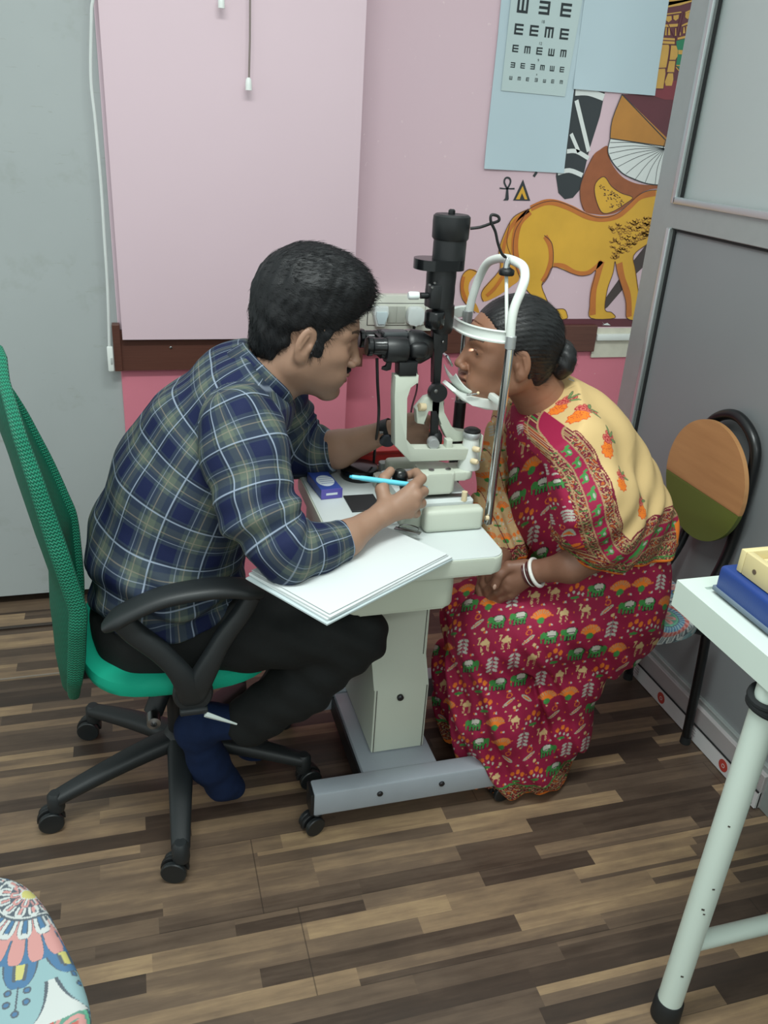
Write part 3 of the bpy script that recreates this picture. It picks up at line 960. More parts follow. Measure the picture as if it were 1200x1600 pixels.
def rrect(x0, x1, y0, y1, r, n=6):
    out = []
    for cx_, cy_, a0 in ((x1 - r, y1 - r, 0), (x0 + r, y1 - r, 90), (x0 + r, y0 + r, 180), (x1 - r, y0 + r, 270)):
        for k in range(n + 1):
            a = math.radians(a0 + 90 * k / n); out.append((cx_ + r * math.cos(a), cy_ + r * math.sin(a)))
    return out


MB().prism(rrect(TX0, TX1, TY0, TY1, .03), .036, (0, 0, TZ - .037), (1, 0, 0), (0, 1, 0), .004).done('table_edge', IV, tbl)
MB().prism(rrect(TX0 + .003, TX1 - .003, TY0 + .003, TY1 - .003, .028), .003, (0, 0, TZ - .002), (1, 0, 0), (0, 1, 0)).done('tabletop', WTOP, tbl)
MB().prism(rrect(TX0 + .012, TX1 - .095, TY0 + .012, TY1 - .05, .025), .075, (0, 0, TZ - .112), (1, 0, 0), (0, 1, 0), .006).done('drawer_housing', IVD, tbl)
# column: a stepped sheet-metal cover, front and side faces
cm = MB()
YC0, YC1 = 1.50, 1.80
prof = [(1.555, .64), (1.555, .36), (1.512, .30), (1.512, .118), (1.80, .118), (1.80, .64)]
cm.prism([(p[0], p[1]) for p in prof], .135, (.484, 0, 0), (0, 1, 0), (0, 0, 1), .004)
cm.done('column', IV, tbl)
cp_ = MB()
for xx in (.490, .613):
    cp_.box((xx, 1.5553 - .001, .50), (.0015, .002, .28))
    cp_.box((xx, 1.5118 - .001, .21), (.0015, .002, .182))
cp_.done('panel_groove', M('groove', (70, 66, 60), .7), tbl)
qb = at(618, 1080, 1.535); 
MB().lathe([(0, 0), (.008, 0), (.008, .006), (.005, .009), (0, .009)], (.548, 1.512, .275), (0, -1, 0), 20).done('bolt', M('dark_steel', (60, 60, 62), .35, .8), tbl)
# base: centre beam and two cross bars with black end caps
MB().box((.543, 1.605, .084), (.185, .31, .060), .004).done('base_beam', GRYM, tbl)
MB().box((.4485, 1.60, .075), (.006, .36, .05)).done('beam_side', BLK, tbl)
for yy in (1.425, 1.79):
    MB().box((.557, yy, .088), (.470, .05, .066), .006).done('cross_bar', GRYM, tbl)
    for xx in (.319, .795):
        MB().box((xx, yy, .088), (.008, .049, .062), .002).done('end_cap', BLK, tbl)
for xx in (.478, .630):
    MB().lathe([(0, 0), (.007, 0), (.007, .003), (.0045, .005), (0, .004)], (xx, 1.400, .094), (0, -1, 0), 18).done('bolt', M('dark_steel'), tbl)


def caster(parent, x, y, ztop, ang, R_=.024, name='caster'):
    a = math.radians(ang); d = Vector((math.cos(a), math.sin(a), 0)); s_ = Vector((-d.y, d.x, 0))
    c = Vector((x, y, R_)) + d * .014
    k = MB()
    k.cyl((x, y, ztop), (x, y, R_ * 1.5), .0075)
    k.lathe([(0, .0), (.012, 0), (.014, .006), (.010, .012), (0, .012)], (x, y, R_ * 1.75), (0, 0, 1), 16)
    Rm = Matrix((d, s_, Vector((0, 0, 1)))).transposed()
    arc = [(math.cos(t) * (R_ + .003), math.sin(t) * (R_ + .003)) for t in [math.radians(q) for q in range(-10, 200, 15)]] + [(-(R_ - .004), 0), (0, R_ * .3), (R_ - .004, 0)]
    k.prism(arc, .010, c + s_ * .005, d, (0, 0, 1), .001)
    h = k.done(name, BLK, parent)
    for sg in (-1, 1):
        w_ = MB().lathe([(0, 0), (R_ * .55, 0), (R_ * .62, .002), (R_ - .003, .002), (R_, .005), (R_, .013), (R_ - .002, .015), (0, .015)], c + s_ * sg * .006, s_ * sg, 28).done('wheel', M('wheel_black', (26, 30, 32), .38), h)
    return h


for x, y, an in ((.335, 1.42, 200), (.782, 1.42, 10), (.335, 1.79, 160), (.782, 1.79, 30)):
    caster(tbl, x, y, .058, an)

# ------------------------------------------------------------------ slit lamp microscope
IY = 1.565
sl = thing('slit_lamp', 'black and white slit lamp microscope between the two people', 'slit lamp', (.58, IY, TZ))
I = lambda px, py, Y=IY: at(px, py, Y)
k_ = mpp((.58, IY, 1.05))
# sliding base plate with rounded white rail covers front and back, a black plate and a steel strip
MB().prism(rrect(.500, .668, 1.455, 1.690, .010), .028, (0, 0, TZ + .0015), (1, 0, 0), (0, 1, 0), .003).done('slide_base', IV, sl)
MB().prism(rrect(.510, .662, 1.470, 1.660, .008), .016, (0, 0, TZ + .0295), (1, 0, 0), (0, 1, 0), .002).done('slide_top', WTOP, sl)
MB().box((.585, 1.50, TZ + .0465), (.15, .016, .003)).done('steel_strip', STL, sl)
MB().cyl((.640, 1.475, TZ + .0455), (.640, 1.475, TZ + .066), .006).done('brass_stop', CREAM, sl)
for yy in (1.437, 1.712):
    MB().box((.602, yy, TZ + .026), (.128, .032, .050), .010, seg=4).done('rail_cover', IV, sl)
MB().box((.452, 1.585, TZ + .003), (.068, .082, .003), .0005, seg=1).done('black_friction_plate', M('black_plate', (30, 32, 34), .5), sl)
MB().cyl((.625, 1.437, TZ + .052), (.6775, 1.437, TZ + .006), .0005).bm.free()
MB().cyl((.676, 1.437, TZ + .020), (.683, 1.437, TZ + .020), .005).done('rail_screw', CREAM, sl)
# rear tray plate (light grey) behind
MB().prism(rrect(.532, .60, 1.732, 1.755, .005), .03, (0, 0, TZ + .001), (1, 0, 0), (0, 1, 0), .003).done('rear_housing', M('grey_housing', (150, 154, 150), .45), sl)
# joystick
j0 = Vector((.520, 1.50, TZ + .03)); j1 = at(625, 744, 1.47)
MB().cyl(j0, j1, .005).done('joystick_stem', BLG, sl)
MB().lathe([(0, 0), (.0135, 0), (.016, .004), (.0165, .012), (.0145, .020), (.0095, .025), (0, .026)], j1 - Vector((0, 0, .012)), Vector((0, 0, 1)), 28).done('joystick_knob', BLG, sl)
# pivot block (white, wide) and its cone
BYc = 1.535
b0, b1 = at(661, 737, BYc - .035), at(741, 768, BYc - .035)
zt_, zb_ = at(690, 741, BYc - .035).z, at(690, 772, BYc - .035).z
pts = rrect(at(661, 750, BYc - .035).x, at(713, 750, BYc - .035).x, BYc - .035, BYc + .035, .012)
MB().prism(pts, zt_ - zb_, (0, 0, zb_), (1, 0, 0), (0, 1, 0), .004).done('pivot_block', IV, sl)
MB().prism(rrect(at(690, 750, BYc - .035).x, at(744, 750, BYc - .035).x, BYc - .028, BYc + .03, .022), .018, (0, 0, zt_ - .020), (1, 0, 0), (0, 1, 0), .003).done('pivot_shelf', IV, sl)
for px_ in (671, 697):
    MB().lathe([(0, 0), (.006, 0), (.006, .002), (0, .003)], (at(px_, 733, BYc).x, BYc - .012, zt_ + .0005), (0, 0, 1), 16).done('screw', STL, sl)
cx = at(735, 700, BYc).x
cz0 = zt_ - .002; cz1 = at(735, 683, BYc).z
MB().lathe([(0, 0), (.024, 0), (.0245, .004), (.019, (cz1 - cz0) * .55), (.0165, cz1 - cz0), (0, cz1 - cz0)], (cx, BYc, cz0), (0, 0, 1), 28).done('pivot_cone', M('pivot_white', (205, 210, 205), .4), sl)
MB().lathe([(0, 0), (.0185, 0), (.0195, .003), (.0195, .009), (.0175, .012), (0, .012)], (cx, BYc, cz1), (0, 0, 1), 28).done('pivot_ring', M('worn_steel', (165, 168, 168), .35, .5), sl)
MB().lathe([(0, 0), (.0175, 0), (.018, .004), (.012, .008), (0, .008)], (cx, BYc, cz1 + .012), (0, 0, 1), 28).done('pivot_cap', BLK, sl)
for px_, py_ in ((740, 701), (737, 720)):
    q = at(px_, py_, BYc - .02)
    MB().lathe([(0, 0), (.0055, 0), (.006, .003), (.006, .012), (.004, .016), (0, .016)], q, (.5, -.85, .1), 18).done('locking_knob', CREAM, sl)
MB().box(at(748, 697, BYc), (.003, .03, .058), .001).done('scale_plate', IV, sl)
# microscope arm: C shaped casting (white)
def slab(name, px, Y, ty, mat, bev=.003, sm=0):
    P = [(at(a, b_, Y - ty / 2).x, at(a, b_, Y - ty / 2).z) for a, b_ in px]
    if sm: P = [tuple(q) for q in catmull(P, sm, True)]
    return MB().prism(P, ty, (0, Y + ty / 2, 0), (1, 0, 0), (0, 0, 1), bev).done(name, mat, sl)


slab('microscope_arm', [(618, 588), (655, 587), (654, 600), (640, 604), (634, 622), (633, 688), (647, 704), (741, 700), (741, 719), (641, 722), (617, 697), (617, 620)], BYc, .030, IV)
# illumination arm, shorter white casting
slab('illumination_arm', [(650, 640), (665, 622), (684, 616), (695, 628), (692, 645), (704, 668), (712, 675), (744, 676), (744, 689), (706, 691), (697, 684), (688, 664), (684, 640), (668, 640), (664, 664), (652, 662)], BYc + .030, .022, IV)
slab('arm_spacer', [(698, 688), (708, 688), (707, 704), (697, 704)], BYc, .02, IV)
# binocular head
def hcyl(name, pa, pb, r, mat, Y=IY, prof=None, seg=32, r1=None):
    a, b_ = I(*pa, Y), I(*pb, Y)
    return MB().cyl(a, b_, r * k_, (r1 if r1 else r) * k_, seg, bev=.001).done(name, mat, sl)


for dy, ex in ((-.031, 0), (.031, 6)):
    a = I(566, 535, IY); e0 = Vector((a.x, IY + dy, a.z))
    ax_ = Vector((1, 0, -.018)).normalized()
    t = MB().lathe([(0, 0), (.0165, 0), (.019, .003), (.019, .010), (.0165, .013), (.0165, .030), (.0175, .032), (.0175, .040), (0, .040)], e0, ax_, 32)
    t.done('eyepiece', BLG, sl)
a = I(592, 539, IY); 
MB().box((a.x + .001, IY, a.z), (.012, .085, .038), .012, seg=3).done('eyepiece_bridge', BLK, sl)
for dy in (-.030, .030):
    MB().lathe([(0, 0), (.024, 0), (.0255, .003), (.0255, .040), (.024, .043), (0, .043)], (a.x + .004, IY + dy, a.z - .001), (1, 0, -.03), 32).done('prism_housing', BLK, sl)
a2 = I(633, 541, IY)
MB().lathe([(0, 0), (.030, 0), (.034, .004), (.035, .012), (.033, .036), (.024, .052), (.021, .056), (0, .056)], (a2.x - .003, IY, a2.z), (1, 0, -.06), 36, 1, 1).done('objective_body', BLK, sl)
MB().box((a2.x + .018, IY, a2.z - .001), (.042, .088, .034), .014, seg=3).done('magnification_drum', BLK, sl)
MB().lathe([(0, 0), (.006, 0), (.006, .004), (0, .005)], (a2.x + .001, IY - .005, a2.z + .030), (0, 0, 1), 16).done('screw', STL, sl)
MB().box(I(616, 521, IY - .01), (.05, .03, .012), .004).done('filter_slot', M('dark_grey_plastic', (60, 64, 66), .4), sl)
slab('focus_lever', [(606, 564), (613, 564), (611, 578), (604, 580), (597, 578), (598, 574), (604, 573)], IY - .03, .008, BLK, .001)
slab('arm_head', [(624, 566), (654, 566), (651, 588), (624, 588)], BYc, .034, BLK, .003)
# illumination tower
TXc = at(689, 480, IY).x


def tower(name, prof, mat, px=None, Y=IY, seg=36, sy=1):
    """prof: [(half width px, photo row)] top to bottom"""
    xs = I(px if px else 690, prof[0][1], Y)
    P = [(0, I(690, prof[-1][1], Y).z)] + [(w_ * k_, I(690, r_, Y).z) for w_, r_ in reversed(prof)] + [(0, I(690, prof[0][1], Y).z)]
    z0 = P[0][1]
    xx = I(px if px else 690, (prof[0][1] + prof[-1][1]) / 2, Y).x
    return MB().lathe([(r_, z_ - z0) for r_, z_ in P], (xx, Y, z0), (0, 0, 1), seg, 1, sy).done(name, mat, sl)


tower('lamp_housing_cap', [(24, 334), (27, 337), (27.5, 345), (27, 371), (25, 374)], BLK, 705)
tower('lamp_housing', [(24, 372), (24.5, 380), (24.5, 410)], BLK, 702)
tower('finial_knob', [(3, 326), (5, 328), (5, 335)], BLG, 706)
MB().box((TXc - .012 + .001, IY, (I(690, 402).z + I(690, 424).z) / 2), (.100, .075, (I(690, 404).z - I(690, 421).z)), .008, seg=3).bm.free()
P_ = [(math.cos(t) * .030, math.sin(t) * .030) for t in [2 * PI * i / 40 for i in range(40)]]
dx0, dx1 = I(649, 412).x + .030, I(724, 412).x - .026
hull = [(dx0 + .032 * math.cos(t), .036 * math.sin(t)) for t in [PI / 2 + PI * i / 24 for i in range(25)]] + [(dx1 + .026 * math.cos(t), .032 * math.sin(t)) for t in [-PI / 2 + PI * i / 24 for i in range(25)]]
MB().prism(hull, I(690, 404).z - I(690, 420).z, (0, IY, I(690, 420).z), (1, 0, 0), (0, 1, 0), .002).done('filter_disc', BLG, sl)
tower('slit_control_body', [(22, 420), (22.5, 430), (22, 445), (22.5, 455), (22, 478)], BLK, 688)
q = I(674, 460, IY); MB().box((q.x, IY - .012, q.z), (.022, .034, .045), .002).done('slit_block', BLK, sl)
for px_, py_ in ((671, 445), (675, 449), (679, 442)):
    MB().lathe([(0, 0), (.0022, 0), (.0022, .002), (0, .002)], I(px_, py_, IY - .030), (0, -1, 0), 12).done('screw', STL, sl)
tower('lower_body', [(17, 476), (17.5, 490), (17, 515), (15, 519)], BLK, 691)
tower('slit_width_drum', [(14, 486), (15.5, 489), (15.5, 507), (13, 512)], BLG, 679, IY - .025)
MB().lathe([(0, 0), (.006, 0), (.006, .020), (0, .020)], I(672, 462, IY - .01), (-1, 0, 0), 18).done('side_lever', BLK, sl)
MB().lathe([(0, 0), (.0072, 0), (.0078, .003), (.0078, .018), (.006, .021), (0, .021)], I(654, 462, IY - .01), (-1, 0, 0), 20).done('side_lever_knob', M('plug_white'), sl)
slab('prism_yoke', [(678, 516), (701, 516), (699, 548), (690, 552), (689, 600), (677, 600), (680, 552), (677, 545)], IY, .020, BLK, .002)
q = I(692, 534, IY - .012); MB().sphere(q, .003, 10).done('screw', STL, sl)
# tilted little mirror
mv = MB(); Rm = Euler((0, math.radians(-32), 0)).to_matrix()
mv.box(I(700, 562, IY), (.005, .026, .026), .0015, Rm); mv.done('mirror_prism', M('mirror_glass', (190, 198, 198), .08, .9), sl)
MB().lathe([(0, 0), (.0185, 0), (.0195, .003), (.0195, .016), (.0185, .019), (0, .019)], I(681, 611, IY - .004), (0, -1, 0), 32).done('tilt_joint', BLK, sl)
MB().lathe([(0, 0), (.0045, 0), (.004, .002), (0, .003)], I(681, 611, IY - .022), (0, -1, 0), 16).done('screw', STL, sl)
slab('slit_arm', [(676, 600), (690, 604), (686, 640), (685, 686), (673, 688), (675, 650)], IY - .006, .010, BLK, .0015)
tower('arm_foot', [(7, 672), (11, 678), (12, 688), (11, 694)], BLK, 680)
MB().lathe([(0, 0), (.0115, 0), (.012, .002), (.012, .020), (.0105, .022), (0, .022)], I(675, 689, IY - .018), (-.12, -1, 0), 28).done('centering_knob', M('worn_steel'), sl)
MB().lathe([(0, 0), (.008, 0), (.0085, .002), (.0085, .014), (0, .016)], I(664, 636, IY - .01), (-1, -.2, .1), 18).done('side_knob', CREAM, sl)
# lamp lead: loops to the fixation light, and black leads down to the table
CY_ = [(735, 357, IY - .02), (750, 355, IY - .03), (765, 350, IY - .04), (779, 345, IY - .05), (778, 338, IY - .05), (768, 336, IY - .05), (767, 346, IY - .05), (774, 362, IY - .05), (778, 380, IY - .05), (784, 396, IY - .05), (790, 402, IY - .05)]
cord('lamp_lead', [tuple(at(*q)) for q in CY_], .0028, BLK, 'black curled lead running from the lamp housing to the top of the chin rest', 'lead', 6)
p_ = [(589, 560, IY), (590, 600, IY), (592, 640, IY + .02), (590, 670, 1.64), (586, 700, 1.69), (584, 722, 1.73)]
cord('microscope_lead', [tuple(at(*q)) for q in p_], .0032, BLK, 'black lead hanging below the eyepieces in front of the deep pink wall', 'lead', 6)
p_ = [(647, 512, WY - .045), (647, 540, WY - .04), (652, 600, WY - .08), (643, 640, 2.3), (638, 690, 2.0), (640, 745, 1.81), (640, 775, 1.815)]
cord('power_lead', [tuple(at(*q)) for q in p_], .0032, BLK, 'black power lead hanging from the rounded plug behind the white arm', 'lead', 8)

# ------------------------------------------------------------------ chin rest
cr = thing('chin_rest', 'white and chrome chin rest holding the face of the woman', 'chin rest', (.67, IY, TZ))
YN, YF = 1.447, 1.675
n0, n1 = at(764, 792, YN), at(797, 541, YN)
n0.z = TZ + .003
xN = (at(766, 780, YN).x + n1.x) / 2
MB().cyl((xN, YN, TZ + .003), (n1.x, YN, n1.z), .0088).done('near_pole', CH, cr)
MB().cyl((xN, YF, TZ + .003), (n1.x, YF, at(735, 500, YF).z), .0088).done('far_pole', CH, cr)
MB().cyl((xN + .002, YF - .012, TZ + .003), (xN, YF - .012, at(716, 625, YF).z), .013).done('elevation_post', BLK, cr)
for yy in (YN, YF):
    MB().cyl((n1.x, yy, n1.z - .005), (n1.x, yy, n1.z + .02), .0105, bev=.001).done('pole_collar', M('worn_steel'), cr)
ar = [(797, 540, YN), (799, 505, YN), (804, 480, YN), (814, 455, YN), (820, 435, YN + .005), (818, 418, YN + .03), (806, 409, YN + .06), (790, 404, IY), (774, 405, IY + .045), (760, 413, YF - .03), (748, 436, YF - .006), (738, 465, YF), (733, 488, YF), (731, 502, YF)]
MB().tube(catmull([tuple(at(*q)) for q in ar], 6), .0088, 14).done('arch_tube', M('white_enamel', (220, 226, 220), .28), cr)
MB().cyl(at(792, 533, YN + .012), at(791, 405, IY - .03), .0035).done('hanging_rod', M('white_enamel'), cr)
MB().lathe([(0, 0), (.0135, 0), (.0150, .002), (.0150, .009), (.0135, .011), (.006, .015), (0, .016)], at(791, 430, IY - .05), (0, 0, 1), 28).done('fixation_light', BLK, cr)
MB().lathe([(0, 0), (.007, 0), (.006, .012), (.003, .022), (0, .022)], at(791, 420, IY - .05), (0, 0, 1), 16).done('light_ferrule', CH, cr)
# forehead band: curved strip between the poles
zb0 = at(760, 540, YN).z
bpts = [(808, 525, YN - .006)]
band = MB(); N_ = 40; hh = .0105
xm = at(714, 515, IY).x
bz = at(808, 532, YN).z + .004; bz2 = at(745, 500, YF).z
sec = []
for i in range(N_ + 1):
    t = -1 + 2 * i / N_
    yy = IY + .008 + t * (YF - YN) / 2 * 1.03
    xx = n1.x + .008 - (n1.x - xm + .006) * (1 - abs(t) ** 2.6) ** .62
    sec.append((xx, yy, bz))
for i, (xx, yy, zz) in enumerate(sec): pass
ring = []
for i, (xx, yy, zz) in enumerate(sec):
    a = sec[max(0, i - 1)]; c_ = sec[min(N_, i + 1)]
    t = Vector((c_[0] - a[0], c_[1] - a[1], 0)).normalized(); nn = Vector((t.y, -t.x, 0))
    prof = [(-.0015, -hh), (.004, -hh - .0022), (.0048, -hh + .001), (.001, -hh + .003), (.001, hh - .003), (.0048, hh - .001), (.004, hh + .0022), (-.0015, hh)]
    ring.append([band.bm.verts.new(Vector((xx, yy, zz)) - nn * p[0] + Vector((0, 0, p[1]))) for p in prof])
for A_, B_ in zip(ring, ring[1:]):
    for k in range(8): band.bm.faces.new([A_[k], A_[(k + 1) % 8], B_[(k + 1) % 8], B_[k]])
band.bm.faces.new(ring[0]); band.bm.faces.new(ring[-1][::-1])
band.done('forehead_band', M('white_enamel'), cr)
# chin cup and its carrier
WE = M('white_enamel')
P0 = at(770, 632, IY - .035); 
cc = MB(); 
P = [(at(a, b_, IY - .05).x, at(a, b_, IY - .05).z) for a, b_ in ((713, 608), (726, 618), (742, 622), (786, 626), (788, 643), (760, 641), (738, 634), (722, 626), (708, 612))]
cc.prism(P, .07, (0, IY + .02, 0), (1, 0, 0), (0, 0, 1), .004); cc.done('cup_carrier', WE, cr)
cu = MB(); g = []
c0 = at(724, 606, IY - .02)
for i in range(13):
    row = []
    for j in range(13):
        u_, v_ = i / 12 * 2 - 1, j / 12 * 2 - 1
        row.append(Vector((c0.x + u_ * .026, IY + v_ * .036, c0.z - u_ * .020 - .010 + .016 * v_ * v_ + .010 * u_ * u_)))
    g.append(row)
for off in (0, -.003):
    V_ = [[cu.bm.verts.new(p + Vector((0, 0, off))) for p in r_] for r_ in g]
    for i in range(12):
        for j in range(12):
            cu.bm.faces.new([V_[i][j], V_[i + 1][j], V_[i + 1][j + 1], V_[i][j + 1]] if off == 0 else [V_[i][j], V_[i][j + 1], V_[i + 1][j + 1], V_[i + 1][j]])
    g2 = V_ if off == 0 else None
    if off == 0: top_ = V_
    else: bot_ = V_
for k in range(12):
    for A_, B_ in (((k, 0), (k + 1, 0)), ((k, 12), (k + 1, 12)), ((0, k), (0, k + 1)), ((12, k), (12, k + 1))):
        try: cu.bm.faces.new([top_[A_[0]][A_[1]], top_[B_[0]][B_[1]], bot_[B_[0]][B_[1]], bot_[A_[0]][A_[1]]])
        except ValueError: pass
cu.done('chin_cup', WE, cr)
MB().cyl(at(729, 617, IY - .055), at(748, 615, IY - .055), .0018).done('paper_pin', CH, cr)
MB().sphere(at(747, 614, IY - .055), .0032, 12).done('pin_head', CREAM, cr)
MB().box((n1.x + .004, (YN + YF) / 2, at(790, 634, YN).z), (.012, YF - YN, .014), .003).done('cross_bar', WE, cr)

# ------------------------------------------------------------------ things on the table top
zt0 = TZ + .0015
Rz = lambda a: Matrix.Rotation(math.radians(a), 3, 'Z')
bx = thing('eye_drop_carton', 'small blue and purple carton with a white oval on the table corner', 'box', (.383, 1.675, zt0))
R_ = Rz(6)
MB().box((.385, 1.672, zt0 + .0115), (.048, .104, .022), .001, R_, 1).done('carton', M('carton_blue', (48, 72, 150), .4), bx)
MB().box((.3905, 1.6205, zt0 + .0115), (.0485, .002, .0222), 0, R_).done('purple_end_flap', M('carton_purple', (92, 84, 168), .4), bx)
MB().lathe([(0, 0), (.030, 0), (.030, .0005), (0, .0005)], (.386, 1.668, zt0 + .0224), (0, 0, 1), 32, .66, 1).done('white_oval', M('carton_white', (214, 222, 228), .4), bx)
pm = MB()
for k in range(4):
    pm.box((.386 + .001 * k, 1.686 - k * .011, zt0 + .0231), (.030, .0018, .0003), 0, R_)
pm.done('printed_lines', M('print_blue', (110, 130, 180), .5), bx)
MB().box((.3905, 1.6192, zt0 + .0115), (.026, .0004, .005), 0, R_).done('white_print_band', M('carton_white'), bx)
bc = thing('lens_case', 'round black lidded case at the far side of the table top', 'case', (.482, 1.735, zt0))
MB().lathe([(0, 0), (.042, 0), (.0435, .003), (.0435, .014), (.042, .016), (0, .016)], (.482, 1.735, zt0), (0, 0, 1), 40).done('case_body', BLK, bc)
MB().lathe([(0, 0), (.0445, 0), (.0445, .009), (.041, .012), (.01, .0135), (0, .0135)], (.482, 1.735, zt0 + .0162), (0, 0, 1), 40).done('case_lid', BLG, bc)
rb = thing('red_box', 'flat red box behind the black case at the far edge of the table', 'box', (.56, 1.83, TZ))
RED = M('red_plastic', (176, 44, 42), .35)
mbx = MB()
mbx.box((.555, 1.855, .772), (.33, .14, .030), .003)
mbx.box((.60, 1.7835, .775), (.006, .004, .02), .001)
mbx.box((.555, 1.855, .790), (.336, .146, .007), .002)
mbx.done('box_body', RED, rb)

# clipboard and loose sheets under the forearm
A0, B0, C0 = atz(383, 895, .762), atz(510, 967, .762), atz(690, 850, .762)
ey = (A0 - B0).normalized(); ex = (C0 - B0); Lx = ex.length; ex = (ex - ey * ex.dot(ey)).normalized(); Ly = (A0 - B0).length
SHW = M('white_sheet', (208, 213, 213), .6, var=.01)


def lay_sheet(name, z, mat, lab, cat, dx=0, dy=0, ang=0, th=.0012, sx=1.0, sy=1.0, parent=None, group=None):
    u_ = Rz(ang) @ ex; v_ = Rz(ang) @ ey
    o_ = B0 + ex * dx + ey * dy; o_.z = z
    g = MB(); n = 8; T_ = []
    for k, off in enumerate((0, th)):
        T_.append([[g.bm.verts.new(o_ + u_ * (Lx * sx * i / n) + v_ * (Ly * sy * j / n) + Vector((0, 0, off + .0012 * math.sin(i * .9 + dx * 300) * (j / n) * (0 if k == 0 else .4)))) for j in range(n + 1)] for i in range(n + 1)])
    for i in range(n):
        for j in range(n):
            for k, T in enumerate(T_): g.bm.faces.new([T[i][j], T[i + 1][j], T[i + 1][j + 1], T[i][j + 1]][::(1 if k else -1)])
    for k in range(n):
        for (a, b_) in (((k, 0), (k + 1, 0)), ((k, n), (k + 1, n)), ((0, k), (0, k + 1)), ((n, k), (n, k + 1))):
            g.bm.faces.new([T_[0][a[0]][a[1]], T_[0][b_[0]][b_[1]], T_[1][b_[0]][b_[1]], T_[1][a[0]][a[1]]])
    o = g.done(name, mat, parent, smooth=False)
    if lab: tag(o, lab, cat, group)
    return o


clip = thing('clipboard', 'pale clipboard with steel clip lowest under the white sheets', 'clipboard', (.35, 1.3, TZ))
lay_sheet('board', TZ + .0015, M('pale_board', (188, 200, 202), .3), None, None, -.002, -.004, 0, .003, .94, 1.0, clip)
cpt = atz(637, 829, TZ + .018)
MB().box(cpt, (.055, .012, .003), .001, Rz(-38)).done('steel_clip', STL, clip)
MB().tube(catmull([cpt + Rz(-38) @ Vector((a, b_, .003)) for a, b_ in ((-.02, 0), (-.018, .014), (0, .02), (.018, .014), (.02, 0))], 5), .0012, 8).done('clip_wire', STL, clip)
lay_sheet('paper_sheet', TZ + .0055, SHW, 'white sheet lowest of the loose papers on the clipboard', 'paper', .004, .002, -.8, .003, .92, .98, None, 'loose sheets on the clipboard')
lay_sheet('paper_sheet', TZ + .0095, SHW, 'white sheet in the middle of the papers on the clipboard', 'paper', .008, -.001, .9, .0025, .90, .98, None, 'loose sheets on the clipboard')
lay_sheet('paper_sheet', TZ + .0135, SHW, 'topmost white sheet under the forearm of the man', 'paper', .012, .005, 0, .0012, .88, .96, None, 'loose sheets on the clipboard')

# ------------------------------------------------------------------ green office chair of the examiner
BLKP = M('chair_black_plastic', (30, 34, 36), .5, var=.04, bs=.15, bscale=420)
mgm, b = newmat('green_mesh_fabric', .62, 0, .35)
v, x, y, z = coords()
q = ((z * 420.0 + (y * 420.0).sin() * 1.2).sin() * (y * 700.0).sin())
setc(b, mix((q * .5 + .5), srgb(3, 80, 60), srgb(5, 96, 73)))
bump(b, q, .2, .0006)
mgr, b = newmat('green_rib_fabric', .55, 0, .45)
v, u_, w_, _ = attr('cloth')
q = ((u_ * 900.0) + ((w_ * 260.0).frac() - .5).abs() * 7.0).sin()
setc(b, mix((q * .5 + .5), srgb(5, 84, 64), srgb(32, 142, 110)))
bump(b, q, .6, .002)
GSE = M('green_seat_fabric', (14, 158, 128), .7, var=.05, vs=9, bs=.25, bscale=600, spec=.25)
HX, HY = .045, 1.645
oc = thing('office_chair', 'green mesh office chair with black armrests under the seated man', 'office chair', (HX, HY, 0))
# star base
for an, ca_ in ((-93, 165), (-161, 185), (-15.6, 10), (136, 170), (56, 20)):
    a = math.radians(an - 1); d = Vector((math.cos(a), math.sin(a), 0)); s_ = Vector((-d.y, d.x, 0))
    g = MB(); n = 10; rings = []
    for i in range(n + 1):
        t = i / n; rr_ = .02 + .275 * t
        zc = .135 - .052 * t ** 1.4; hw = .032 - .012 * t; hh_ = .022 - .007 * t
        c = Vector((HX, HY, zc)) + d * rr_
        rings.append([g.bm.verts.new(c + s_ * (hw * math.copysign(abs(math.cos(q)) ** .7, math.cos(q))) + Vector((0, 0, hh_ * math.copysign(abs(math.sin(q)) ** .7, math.sin(q))))) for q in [2 * PI * k / 16 for k in range(16)]])
    for A_, B_ in zip(rings, rings[1:]):
        for k in range(16): g.bm.faces.new([A_[k], A_[(k + 1) % 16], B_[(k + 1) % 16], B_[k]])
    g.bm.faces.new(rings[0]); g.bm.faces.new(rings[-1])
    e_ = Vector((HX, HY, 0)) + d * .297
    g.lathe([(0, -.012), (.017, -.012), (.019, -.004), (.018, .030), (.012, .038), (0, .038)], e_ + Vector((0, 0, .062)), (0, 0, 1), 20)
    g.done('star_base_leg', BLKP, oc)
    caster(oc, e_.x, e_.y, .06, ca_, .0275)
g = MB()
g.lathe([(0, .10), (.040, .10), (.042, .115), (.042, .150), (.034, .160), (.028, .165), (.028, .30), (.018, .30), (.018, .38), (0, .38)], (HX, HY, 0), (0, 0, 1), 28)
g.done('gas_column', BLK, oc)
g = MB(); g.box((HX, HY, .385), (.22, .17, .035), .01); g.box((HX - .13, HY, .375), (.16, .09, .03), .008); g.done('tilt_mechanism', BLKP, oc)
g = MB().lathe([(0, 0), (.015, 0), (.015, .03), (.007, .032), (.006, .02), (0, .02)], (at(240, 1123, 1.56).x, 1.572, at(240, 1123, 1.56).z), (0, -1, 0), 24).done('mechanism_axle', STL, oc)
MB().cyl((at(240, 1123, 1.58).x, 1.60, at(240, 1123, 1.58).z + .002), (HX, HY, .375), .022).done('tilt_lever_housing', BLKP, oc)
